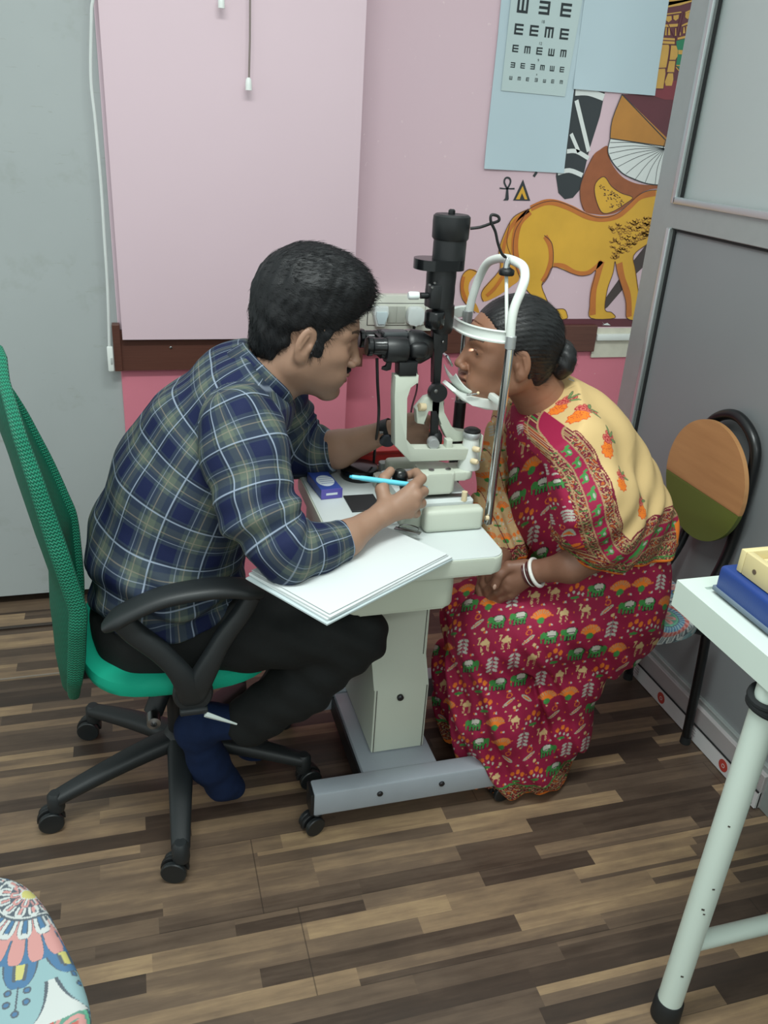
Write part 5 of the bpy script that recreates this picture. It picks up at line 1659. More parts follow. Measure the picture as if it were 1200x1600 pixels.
def strands(name, V, N, mat, parent, n, ln, dirf, r0, seed, lift=.35):
    """short tapered hair strands rooted on the hair surface"""
    r = np.random.default_rng(seed); idx = r.integers(0, len(V), n)
    B = V[idx] - N[idx] * .001; D = dirf(V[idx], N[idx], r); D /= vlen(D)[:, None]
    Ls = ln * r.uniform(.6, 1.3, n); k = 4
    P = np.stack([B + (D * t + N[idx] * lift * (t - .75 * t * t)) * Ls[:, None] for t in np.linspace(0, 1, k)], 1)
    s1 = np.cross(D, N[idx]); s1 /= np.maximum(vlen(s1), 1e-6)[:, None]; s2 = np.cross(D, s1)
    Vv = []
    for j in range(k):
        rr = r0 * (1 - .85 * j / (k - 1))
        for a in (0, 2.09, 4.19): Vv.append(P[:, j] + (s1 * math.cos(a) + s2 * math.sin(a)) * rr)
    Vv = np.stack(Vv, 1).reshape(-1, 3); Q = []
    base = np.arange(n) * (3 * k)
    for j in range(k - 1):
        for a in range(3):
            b_ = (a + 1) % 3; Q.append(np.stack([base + j * 3 + a, base + j * 3 + b_, base + j * 3 + 3 + b_, base + j * 3 + 3 + a], 1))
    o = make(name, Vv, np.concatenate(Q), mat, parent); o['kind'] = 'stuff'
    return o


def vnormals(V, Q):
    n = np.cross(V[Q[:, 2]] - V[Q[:, 0]], V[Q[:, 3]] - V[Q[:, 1]]); N = np.zeros_like(V)
    for i in range(4):
        for t in range(3): N[:, t] += np.bincount(Q[:, i], n[:, t], len(V))
    return N / np.maximum(vlen(N), 1e-12)[:, None]


def hand(P, wrist, mcps, fingers, thumb):
    """palm from the metacarpals, five separate fingers"""
    d = None
    w = PX([wrist])[0]
    for mc, fi in zip(mcps, fingers):
        mcp = PX([mc])[0]
        q = rcone(P, w[0], mcp[0], w[1] * .72, mcp[1])
        d = q if d is None else smin(d, q, .012)
    for mc, fi in zip(mcps, fingers):
        d = smin(d, chain(P, PX([mc] + list(fi)), .003), .004)
    t = PX(thumb); d = smin(d, chain(P, t, .005), .008)
    return d


def arm_uv(P, poly):
    """distance along and angle around a polyline"""
    pl = np.array([np.array(q) for q in poly]); sl = np.concatenate([[0], np.cumsum(vlen(pl[1:] - pl[:-1]))])
    ns = max(8, int(sl[-1] / .02)); ss = np.linspace(0, sl[-1], ns); C_ = np.stack([np.interp(ss, sl, pl[:, i]) for i in range(3)], 1)
    T_ = np.gradient(C_, axis=0); T_ /= vlen(T_)[:, None]
    S = np.empty(len(P)); W = np.empty(len(P)); best = np.empty(len(P))
    for k in range(0, len(P), 60000):
        p = P[k:k + 60000]; d2 = np.sqrt(((p[:, None] - C_[None]) ** 2).sum(-1)); dm = d2.min(1); w = np.exp(-(d2 - dm[:, None]) / .006); w /= w.sum(1, keepdims=True)
        c = w @ C_; t = w @ T_; t /= vlen(t)[:, None]; S[k:k + 60000] = w @ ss + np.einsum('ij,ij->i', p - c, t) * .6; off = p - c; off -= t * np.einsum('ij,ij->i', off, t)[:, None]
        e1 = np.cross(t, np.array([0, 1.0, 0])); e1 /= np.maximum(vlen(e1), 1e-6)[:, None]; e2 = np.cross(t, e1)
        W[k:k + 60000] = np.arctan2((off * e2).sum(1), (off * e1).sum(1)); best[k:k + 60000] = dm
    return S, W, best


# ---- the examiner
man = thing('person', 'man in plaid shirt and black trousers seated, looking into the microscope', 'person', (.05, 1.62, .45))
HM = Head((.319, 1.58, 1.128), 1, 14.3, -8, 1.03)
RARM_S = [(378, 668, 1.435, 64), (385, 720, 1.40, 64), (402, 790, 1.345, 59), (449, 866, 1.285, 44), (490, 858, 1.31, 37), (533, 846, 1.335, 32)]
RARM = [(385, 690, 1.42, 42), (449, 866, 1.285, 32), (540, 842, 1.34, 26), (598, 803, 1.39, 17)]
LARM_S = [(420, 610, 1.78, 56), (440, 660, 1.80, 50), (466, 703, 1.785, 40), (523, 707, 1.745, 34)]
LARM = [(425, 620, 1.78, 34), (468, 706, 1.785, 28), (528, 702, 1.74, 28), (602, 675, 1.68, 17)]
RH_W = (598, 803, 1.39, 19)
RH_M = [(646, 761, 1.418, 9.5), (650, 775, 1.405, 10), (647, 789, 1.40, 9.5), (639, 801, 1.40, 9)]
RH_F = [[(658, 748, 1.44, 8.5), (650, 739, 1.468, 7.6), (637, 743, 1.475, 6.6)], [(661, 768, 1.43, 8.6), (654, 763, 1.462, 7.6), (641, 765, 1.468, 6.6)],
        [(658, 786, 1.42, 8), (649, 784, 1.45, 7.2), (637, 785, 1.455, 6.4)], [(650, 802, 1.415, 7.2), (642, 801, 1.437, 6.5), (632, 800, 1.44, 6)]]
RH_T = [(603, 790, 1.40, 13), (597, 765, 1.43, 10.5), (600, 748, 1.45, 8.5), (610, 736, 1.462, 7)]
LH_W = (602, 675, 1.68, 18)
LH_M = [(655, 663, 1.635, 9), (659, 674, 1.63, 9), (656, 685, 1.635, 8.5), (648, 694, 1.645, 8)]
LH_F = [[(668, 662, 1.618, 7.6), (678, 667, 1.612, 6.8), (683, 675, 1.612, 6)], [(674, 677, 1.613, 7.6), (684, 682, 1.608, 6.8), (688, 690, 1.608, 6)],
        [(670, 690, 1.618, 7.2), (680, 696, 1.612, 6.6), (683, 702, 1.612, 6)], [(660, 700, 1.63, 6.6), (669, 704, 1.622, 6), (674, 708, 1.62, 5.4)]]
LH_T = [(618, 666, 1.665, 12), (640, 655, 1.64, 9.5), (655, 652, 1.625, 8), (667, 654, 1.615, 6.8)]


def man_skin(P):
    L = HM.loc(P)
    near = vlen(L) < .24
    d = np.full(len(P), .5); 
    d = np.minimum(d, vlen(L) * HM.sc - .14)
    if near.any():
        q = face_sdf(L[near]) * HM.sc
        d[near] = q
    nk = chain(P, PX([(398, 606, 1.60, 50), (440, 572, 1.59, 49), (468, 552, 1.58, 50)]), .01, (1, 1.0, 1))
    d = smin(d, nk, .03)
    d = smin(d, chain(P, PX([(398, 606, 1.60, 50), (330, 690, 1.61, 80), (270, 880, 1.62, 80)]), .03, (1, 1.2, 1)), .03)
    d = smin(d, rcone(P, at(385, 640, 1.60), at(385, 690, 1.42), .055, .05), .03)
    d = smin(d, rcone(P, at(385, 640, 1.60), at(425, 620, 1.78), .055, .05), .03)
    for A_ in (RARM, LARM): d = smin(d, chain(P, PX(A_), .02), .02)
    d = smin(d, hand(P, RH_W, RH_M, RH_F, RH_T), .012)
    d = smin(d, hand(P, LH_W, LH_M, LH_F, LH_T), .012)
    # legs continue inside the trousers
    d = smin(d, chain(P, PX([(270, 900, 1.62, 80), (235, 990, 1.54, 52), (555, 985, 1.455, 34), (375, 1130, 1.52, 24)]), .03), .03)
    d = smin(d, chain(P, PX([(270, 900, 1.62, 80), (240, 985, 1.72, 50), (535, 962, 1.73, 32), (400, 1140, 1.71, 22)]), .03), .03)
    return d


MSK = (150, 118, 98)
def man_cols(V):
    L = HM.loc(V); C = np.tile(np.array(srgb(*MSK)[:3]), (len(V), 1))
    nr = vlen(L) < .155
    C[nr] = face_cols(L[nr], MSK, (124, 74, 62), (84, 68, 58), (30, 24, 22))
    return C


msk = skin_mat('skin_man', None, None)
body('body', man_skin, (-.14, 1.25, .06), (.60, 1.88, 1.30), .0030, msk, man, 1, None, man_cols, 0, 1)
eyes(HM, man)
# moustache
def mou(P):
    L = HM.loc(P); A_ = L.copy(); A_[:, 1] = np.abs(A_[:, 1])
    return (rcone(A_, (.0975, 0, -.0490), (.084, .025, -.0590), .0052, .0032) + .0004 * wob(P, 1500, 3)) * HM.sc
hairm = M('black_hair', (15, 16, 19), .55, var=.25, vs=60, bs=.6, bscale=420, spec=.4)
c_ = HM.wor((.095, 0, -.053)); body('moustache', mou, c_ - .035, c_ + .035, .0012, hairm, man, 0)
def hair_m(P):
    L = HM.loc(P); A_ = L.copy(); A_[:, 1] = np.abs(A_[:, 1]); x, y, z = A_.T
    d = ell(A_, (-.012, 0, .062), (.104, .087, .096))
    d = smin(d, ell(A_, (.035, 0, .102), (.062, .062, .040)), .04)
    d = smin(d, ell(A_, (-.054, 0, .0), (.052, .068, .085)), .03)
    kA = (.034 + .80 * (x - .05)) - z
    kB = np.maximum(x - .028 + .35 * (z + .02), -.034 - z)
    kC = np.maximum(x + .022, -.074 - .25 * (x + .06) - z)
    keep = np.minimum(np.minimum(kA, kB), kC)
    d = smax(d, keep, .008)
    d = smax(d, -(ell(A_, (-.004, .084, -.008), (.022, .022, .034))), .004)
    sb = np.maximum(face_sdf(L) - .0022, np.maximum(np.maximum(x - .034 - .2 * z, .010 - x), -.036 - z))
    d = np.minimum(d, np.maximum(sb, z - .05))
    d = d + .0022 * wob(P * np.array([.6, 1, 1]), 95, 2) + .0012 * wob(P, 240, 5)
    return d * HM.sc
Vh, Qh = mesh_sdf(hair_m, (.14, 1.44, .98), (.50, 1.72, 1.36), .003); Vh = relax(Vh, Qh, 1)
ho = make('hair', Vh, Qh, hairm, man); Nh = vnormals(Vh, Qh)
def comb_m(V, N, r):
    L = HM.loc(V); D = np.stack([.5 + 2.0 * np.clip(L[:, 2], -.1, .1) * 6, -.2 * np.sign(L[:, 1]), -.9 + 6 * np.clip(L[:, 2], 0, .12)], 1) + r.normal(0, .35, (len(V), 3))
    D = D - N * np.einsum('ij,ij->i', D, N)[:, None] * .8
    return D
strands('hair_strands', Vh, Nh, hairm, ho, 9000, .018, comb_m, .00042, 1, .45)

# plaid shirt
mpl, b = newmat('plaid_shirt_cloth', .78, 0, .25)
_, u_, v_, _w = attr('cloth')
P1, P2 = .083, .078
def plaid(t):
    navy = t.band(.30, .17, .006); w1 = t.band(.03, .015, .006); w2 = t.band(.56, .008, .004); be = t.band(.72, .012, .005); gr_ = t.band(.76, .12, .012); dk = t.band(.075, .014, .006)
    return navy, w1, w2, be, gr_, dk
n1_, a1, b1_, c1_, g1, d1 = plaid((u_ / P1).frac()); n2_, a2, b2_, c2_, g2, d2 = plaid((v_ / P2).frac())
base = mix(((g1 + g2) * .5), srgb(52, 64, 74), srgb(86, 96, 86))
c = mix(((n1_ + n2_) * .5 + n1_ * n2_ * .25).mn(1.0), base, srgb(18, 27, 62))
c = mix((d1.mx(d2)) * .55, c, srgb(18, 22, 38))
c = mix((b1_.mx(b2_)) * .45, c, srgb(150, 160, 176))
c = mix((c1_.mx(c2_)) * .4, c, srgb(146, 134, 118))
c = mix((a1.mx(a2)) * .78, c, srgb(146, 158, 176))
setc(b, c)
v, x, y, z = coords(); bump(b, noise(v, 900, 2) + noise(v, 40, 3) * 1.5, .25, .0012)
SP = [(262, 935, 1.62), (260, 850, 1.62), (286, 762, 1.62), (328, 688, 1.62), (374, 628, 1.61), (410, 588, 1.60)]
SPR = [114, 114, 108, 98, 80, 54]
spine = [np.array(at(*q)) for q in SP]
SPL = catmull([tuple(at(*q)) for q in [(262, 1060, 1.62)] + SP], 5)
rpoly = catmull([tuple(at(*q[:3])) for q in [(340, 610, 1.48, 0)] + RARM_S[1:] + [(600, 815, 1.38, 0)]], 9)
lpoly = catmull([tuple(at(*q[:3])) for q in LARM_S + [(600, 680, 1.69, 0)]], 9)
hemA, hemB = np.array(at(137, 946, 1.60)), np.array(at(392, 908, 1.60))
hn = np.array([-(hemB[2] - hemA[2]), 0, hemB[0] - hemA[0]]); hn /= np.linalg.norm(hn)
c1n = np.array(at(533, 846, 1.335)) - np.array(at(470, 864, 1.30)); c1n /= np.linalg.norm(c1n)
c2n = np.array(at(523, 707, 1.745)) - np.array(at(470, 706, 1.785)); c2n /= np.linalg.norm(c2n)
def torso(P):
    d = None
    for i in range(len(SP) - 1):
        ra, rb = SPR[i] * mpp(spine[i]), SPR[i + 1] * mpp(spine[i + 1])
        q = rcone(P, spine[i], spine[i + 1], ra, rb, (1, [1.32, 1.38, 1.42, 1.48, 1.35][i], 1))
        d = q if d is None else smin(d, q, .03)
    return d
def shirt(P):
    d = torso(P)
    d = smin(d, rcone(P, at(372, 640, 1.58), at(380, 668, 1.44), .085, .066), .04)
    d = smin(d, rcone(P, at(380, 612, 1.64), at(420, 612, 1.78), .080, .058), .04)
    # folds on the torso, gathering at the waist and the armpit
    S, W_, _ = arm_uv(P, SPL)
    f = .0065 * np.sin(S * 95 + 1.5 * np.sin(W_ * 2 + S * 9) + 2.2 * np.sin(P[:, 0] * 26)) * np.clip((.42 - S) / .14, 0, 1) + .0045 * wob(P, 24, 8)
    d = d + f
    d = smax(d, -(P - hemA) @ hn, .004)
    s1, w1, _ = arm_uv(P, rpoly)
    ra = chain(P, PX(RARM_S), .03) + .0042 * np.sin(s1 * 120 + 2.0 * np.sin(w1 + s1 * 14)) * np.exp(-((s1 - .27) / .08) ** 2) + .0035 * wob(P, 36, 11)
    ra = smax(ra, (P - np.array(at(541, 843, 1.337))) @ c1n, .007)
    d = smin(d, ra, .016)
    s2, w2, _ = arm_uv(P, lpoly)
    la = chain(P, PX(LARM_S), .03) + .003 * np.sin(s2 * 130 + 2 * np.sin(w2))
    la = smax(la, (P - np.array(at(524, 706, 1.745))) @ c2n, .007)
    d = smin(d, la, .016)
    # neck opening
    ax = np.array(at(470, 545, 1.58)) - np.array(at(400, 600, 1.60)); ax /= np.linalg.norm(ax)
    d = smax(d, (P - np.array(at(418, 583, 1.59))) @ ax - .004, .008)
    return d
def shirt_uv(V):
    S, W_, d0 = arm_uv(V, SPL); U = np.stack([S + .02, W_ * .17 + .013, np.zeros(len(V))], 1)
    s1, w1, d1_ = arm_uv(V, rpoly); s2, w2, d2_ = arm_uv(V, lpoly)
    dr = chain(V, PX(RARM_S), .001); dl = chain(V, PX(LARM_S), .001); dt = torso(V)
    m_ = (dr < dt - .004); U[m_, 0] = s1[m_] + .045; U[m_, 1] = w1[m_] * .068 + .02
    m_ = (dl < dt - .004) & (dl < dr); U[m_, 0] = s2[m_]; U[m_, 1] = w2[m_] * .05
    return U
sho = body('shirt', shirt, (-.17, 1.18, .56), (.44, 1.92, 1.24), .0042, mpl, man, 1, shirt_uv, None, 1)
# open collar standing round the neck
ax = np.array(at(470, 540, 1.58)) - np.array(at(398, 606, 1.60)); ax /= np.linalg.norm(ax)
cc_ = np.array(at(414, 587, 1.59)); e1 = np.array([0, 1.0, 0]); e2 = np.cross(ax, e1); e2 /= np.linalg.norm(e2)
Vc, Uc = [], []; nn_ = 64
prof = [(.078, -.020), (.080, -.022), (.083, -.018), (.0755, .016), (.0725, .019), (.0695, .016), (.073, -.016)]
for (r_, h_) in prof:
    for k in range(nn_):
        a = 2 * PI * k / nn_ ; gap = math.cos(a)
        drop = .018 * max(0, -gap) ** 3
        p = cc_ + (e1 * math.sin(a) * .92 + e2 * math.cos(a)) * r_ + ax * (h_ - drop)
        Vc.append(p); Uc.append((h_ + .03, a * .075, 0))
Qc = [(i * nn_ + k, i * nn_ + (k + 1) % nn_, ((i + 1) % len(prof)) * nn_ + (k + 1) % nn_, ((i + 1) % len(prof)) * nn_ + k) for i in range(len(prof)) for k in range(nn_)]
make('collar', np.array(Vc), np.array(Qc), mpl, sho, np.array(Uc))

# black trousers
mtr = M('black_trousers', (25, 27, 27), .82, var=.1, vs=30, bs=.3, bscale=500, spec=.3)
def trousers(P):
    d = rcone(P, at(235, 960, 1.62), at(235, 990, 1.62), .125, .118, (1, 1.35, 1))
    r_ = chain(P, PX([(232, 985, 1.545, 72), (400, 985, 1.49, 62), (555, 992, 1.455, 48), (470, 1072, 1.48, 47), (385, 1128, 1.52, 40)]), .02)
    l_ = chain(P, PX([(238, 975, 1.71, 68), (400, 972, 1.71, 58), (530, 962, 1.72, 46), (460, 1060, 1.72, 42), (400, 1135, 1.71, 36)]), .02)
    r_ = r_ + .003 * np.sin(P @ np.array([60, 20, 90])) * np.clip((P[:, 0] - .0) * 3, 0, 1)
    d = smin(smin(d, r_, .03), l_, .03)
    d = d + .0025 * wob(P, 38, 4)
    # open hems
    for a, b_ in ((at(460, 1080, 1.48), at(372, 1136, 1.522)), (at(460, 1065, 1.72), at(392, 1142, 1.712))):
        n_ = np.array(b_) - np.array(a); n_ /= np.linalg.norm(n_)
        q = P - np.array(b_); sel = (q @ n_ > -.02) & (vlen(q) < .16) & (P[:, 2] < .42)
        d = np.where(sel, np.maximum(d, q @ n_), d)
    d = smax(d, (P - hemA) @ hn - .03, .005)
    return d
body('trousers', trousers, (-.18, 1.36, .12), (.56, 1.86, .72), .0045, mtr, man, 1)
msock = M('navy_sock', (22, 36, 66), .9, var=.1, vs=40, bs=.5, bscale=700, spec=.2)
def sockR(P):
    d = chain(P, PX([(365, 1128, 1.52, 27), (318, 1128, 1.53, 30), (300, 1140, 1.535, 27)]), .02)
    d = smin(d, chain(P, PX([(306, 1138, 1.535, 28), (325, 1190, 1.545, 30), (348, 1222, 1.548, 25), (366, 1230, 1.548, 17)]), .02, (1, 1.12, 1)), .02)
    d = smax(d, .002 - P[:, 2], .006)
    return d + .0012 * wob(P, 90, 4)
body('sock', sockR, (-.02, 1.44, -.01), (.28, 1.66, .36), .0035, msock, man, 1)
def sockL(P):
    d = chain(P, PX([(402, 1130, 1.71, 24), (385, 1150, 1.72, 25)]), .02)
    d = smin(d, chain(P, PX([(385, 1152, 1.72, 25), (402, 1178, 1.725, 22), (424, 1190, 1.725, 14)]), .02, (1, 1.3, 1)), .02)
    return d + .001 * wob(P, 90, 4)
body('sock', sockL, (.08, 1.62, -.01), (.36, 1.84, .34), .0035, msock, man, 1)
# wristwatch
wc = np.array(at(606, 674, 1.678)); wt = np.array(at(640, 664, 1.65)) - np.array(at(575, 684, 1.70)); wt /= np.linalg.norm(wt)
g = MB(); e1 = Vector(wt).orthogonal().normalized(); e2 = Vector(wt).cross(e1)
g.lathe([(.0265, -.0095), (.029, -.0095), (.029, .0095), (.0265, .0095), (.0265, -.0095)], wc, wt, 40, 1, .95)
wb = g.done('wristwatch', M('watch_strap', (18, 20, 22), .5), man)
fd = (Vector((-.15, -.8, -.35)) - Vector(wt) * Vector((-.15, -.8, -.35)).dot(Vector(wt))).normalized()
MB().lathe([(0, 0), (.0165, 0), (.0175, .003), (.0165, .008), (0, .0085)], Vector(wc) + fd * .024, fd, 32).done('watch_case', M('watch_case', (26, 30, 40), .15, .4), wb)
fu = (Vector((0, -.3, .9)) - Vector(wt) * Vector((0, -.3, .9)).dot(Vector(wt))).normalized()
MB().box(Vector(wc) + fu * .018 + fd * .022, (.020, .004, .005), .001).done('steel_buckle', STL, wb)
# pen held in his right hand
pe = thing('pen', 'light blue pen held in the right hand of the man', 'pen', at(600, 752, 1.435))
PN = M('cyan_pen', (104, 204, 226), .3, var=.01)
pa, pb = Vector(at(549, 745, 1.432)), Vector(at(661, 760, 1.437)); dv = (pb - pa); Lp = dv.length
MB().lathe([(0, 0), (.0032, .0005), (.0042, .002), (.0044, .018), (.0050, .020), (.0052, .030), (.0052, Lp * .8), (.0046, Lp * .93), (.0030, Lp), (0, Lp)], pa, dv, 24).done('barrel', PN, pe)
MB().lathe([(.0030, 0), (.0012, .007), (.0005, .010), (0, .010)], pb, dv, 16).done('tip', M('pen_tip', (60, 160, 200), .3), pe)
MB().lathe([(0, 0), (.0026, 0), (.0030, .003), (.0030, .004), (0, .004)], pa - dv.normalized() * .0035, dv, 16).done('cap_end', M('pen_cap', (60, 178, 206), .3), pe)

# ---- the patient
wom = thing('person', 'woman in maroon printed sari resting her chin on the chin rest', 'person', (1.0, 1.57, .45))
HW = Head((.738, 1.562, 1.087), -1, -3.0, 3, .955)
WSK = (142, 102, 80)
WARM = [(896, 715, 1.43, 30), (925, 862, 1.37, 30), (892, 885, 1.375, 24), (836, 893, 1.425, 17)]
WH_W = (836, 893, 1.425, 18)
WH_M = [(800, 893, 1.455, 10), (795, 905, 1.448, 10), (794, 916, 1.445, 9.5), (798, 927, 1.445, 9)]
WH_F = [[(778, 898, 1.475, 8.2), (766, 905, 1.495, 7.4), (762, 914, 1.50, 6.6)], [(775, 912, 1.468, 8.2), (763, 922, 1.485, 7.4), (764, 931, 1.485, 6.6)],
        [(777, 925, 1.462, 8), (767, 934, 1.475, 7.2), (772, 942, 1.47, 6.4)], [(783, 934, 1.458, 7.2), (776, 941, 1.465, 6.5), (781, 947, 1.462, 5.8)]]
WH_T = [(820, 885, 1.44, 12), (795, 886, 1.45, 9.5), (781, 897, 1.45, 8.2), (773, 915, 1.448, 7)]
WL_W = (800, 858, 1.60, 17)
WL_M = [(768, 880, 1.535, 10), (762, 890, 1.53, 10), (757, 900, 1.53, 9.5), (756, 912, 1.53, 9)]
WL_F = [[(766, 902, 1.505, 8), (772, 915, 1.488, 7.4), (778, 925, 1.478, 6.6)], [(757, 912, 1.505, 8), (761, 926, 1.49, 7.4), (768, 936, 1.48, 6.5)],
        [(750, 920, 1.51, 7.8), (753, 934, 1.495, 7), (760, 944, 1.486, 6.3)], [(748, 928, 1.515, 7), (750, 940, 1.505, 6.3), (756, 948, 1.498, 5.8)]]
WL_T = [(790, 868, 1.565, 11), (783, 882, 1.52, 9), (781, 893, 1.50, 8), (780, 904, 1.49, 6.8)]


def wom_skin(P):
    L = HW.loc(P); near = vlen(L) < .24
    d = np.minimum(np.full(len(P), .5), vlen(L) * HW.sc - .14)
    if near.any(): d[near] = face_sdf(L[near], 1) * HW.sc
    nk = chain(P, PX([(865, 655, 1.57, 50), (838, 610, 1.57, 38), (815, 580, 1.565, 40)]), .01)
    d = smin(d, nk, .025)
    d = smin(d, chain(P, PX([(868, 675, 1.57, 38), (905, 760, 1.57, 70), (940, 920, 1.57, 80)]), .03, (1, 1.15, 1)), .03)
    d = smin(d, rcone(P, at(885, 700, 1.57), at(893, 712, 1.43), .045, .036), .03)
    d = smin(d, rcone(P, at(880, 690, 1.57), at(840, 690, 1.74), .05, .045), .03)
    d = smin(d, chain(P, PX(WARM), .02), .02)
    d = smin(d, chain(P, PX([(840, 690, 1.74, 36), (850, 850, 1.73, 28), (800, 858, 1.60, 16)]), .02), .02)
    d = smin(d, hand(P, WH_W, WH_M, WH_F, WH_T), .010)
    d = smin(d, hand(P, WL_W, WL_M, WL_F, WL_T), .004)
    d = smin(d, chain(P, PX([(945, 930, 1.50, 60), (760, 985, 1.475, 36), (820, 1180, 1.50, 24)]), .03), .03)
    d = smin(d, chain(P, PX([(945, 930, 1.64, 60), (740, 960, 1.66, 34), (800, 1160, 1.62, 24)]), .03), .03)
    return d


def wom_cols(V):
    L = HW.loc(V); C = np.tile(np.array(srgb(*WSK)[:3]), (len(V), 1)); nr = vlen(L) < .155
    C[nr] = face_cols(L[nr], WSK, (120, 74, 64), None, (52, 42, 38))
    arm = (V[:, 2] < .85); C[arm] = np.array(srgb(126, 90, 72)[:3])
    return C


wsk = skin_mat('skin_woman', None, None)
body('body', wom_skin, (.55, 1.25, .05), (1.17, 1.86, 1.24), .0030, wsk, wom, 1, None, wom_cols, 0, 1)
eyes(HW, wom)
g = MB(); g.sphere(at(773, 917, 1.440), .0052, 14, (.9, .45, 1.3)); g.done('thumbnail', M('nail', (196, 160, 142), .3), wom)
hairw = M('dark_hair', (18, 18, 20), .42, var=.3, vs=50, bs=.5, bscale=380, spec=.5)
def hair_w(P):
    L = HW.loc(P); A_ = L.copy(); A_[:, 1] = np.abs(A_[:, 1]); x, y, z = A_.T
    d = ell(A_, (-.018, 0, .034), (.103, .084, .092))
    d = smin(d, ell(A_, (-.060, 0, -.030), (.040, .056, .056)), .03)
    d = np.minimum(d, np.maximum(np.maximum(face_sdf(L, 0) - .006, -.04 - z), x + .03))
    keep = np.minimum((.052 + 1.7 * (x - .045)) * .5 - z * .5, np.maximum(x - .022 - .9 * (z - .02), -.012 - z))
    keep = np.minimum(keep, np.maximum(x + .024, -.085 - z))
    d = smax(d, keep, .007)
    d = smax(d, -(ell(A_, (.002, .084, -.010), (.022, .022, .034))), .004)
    # combing grooves running back
    ang = np.arctan2(z - .0, y + .02)
    d = d + .0009 * np.sin(ang * 70 + 3 * np.sin(x * 30)) + .0008 * wob(P, 80, 6)
    bun = ell(L, (-.128, -.004, -.008), (.030, .044, .044)) + .0012 * np.sin(np.arctan2(L[:, 2], L[:, 1]) * 9 + L[:, 0] * 120)
    d = smin(d, bun, .008)
    return d * HW.sc
Vh, Qh = mesh_sdf(hair_w, (.58, 1.42, .94), (.95, 1.70, 1.24), .003); Vh = relax(Vh, Qh, 1)
ho = make('hair', Vh, Qh, hairw, wom); Nh = vnormals(Vh, Qh)
def comb_w(V, N, r):
    L = HW.loc(V); tgt = HW.wor((-.125, 0, -.01)); D = tgt - V; D /= vlen(D)[:, None]
    D = D + r.normal(0, .06, (len(V), 3)); D -= N * np.einsum('ij,ij->i', D, N)[:, None] * .97
    return D
strands('hair_strands', Vh, Nh, hairw, ho, 5200, .026, comb_w, .00035, 2, .06)
gry = M('grey_hair', (110, 104, 100), .5, var=.1)
Lh = HW.loc(Vh); sel = (Lh[:, 0] > .02) & (Lh[:, 2] < .085); 
strands('grey_strands', Vh[sel], Nh[sel], gry, ho, 260, .022, comb_w, .0003, 3, .08)
g = MB(); q = HW.wor((-.135, -.03, -.045)); g.tube([q + np.array((0, -.012, .004)), q + np.array((.012, -.015, 0))], .0012, 6); g.done('hairpin', STL, ho)

# --- sari cloth print: elephants, marigold fans, leaf sprigs, camels and buds on maroon
MAG, MAG2 = pal(146, 28, 64), pal(112, 24, 48)
cGRN, cORA, cWHT, cGRY_, cBEI, cBLK, cORD, cPKG = pal(62, 132, 66), pal(214, 110, 44), pal(188, 186, 174), pal(112, 116, 116), pal(176, 142, 104), pal(52, 34, 40), pal(226, 120, 40), pal(206, 176, 126)


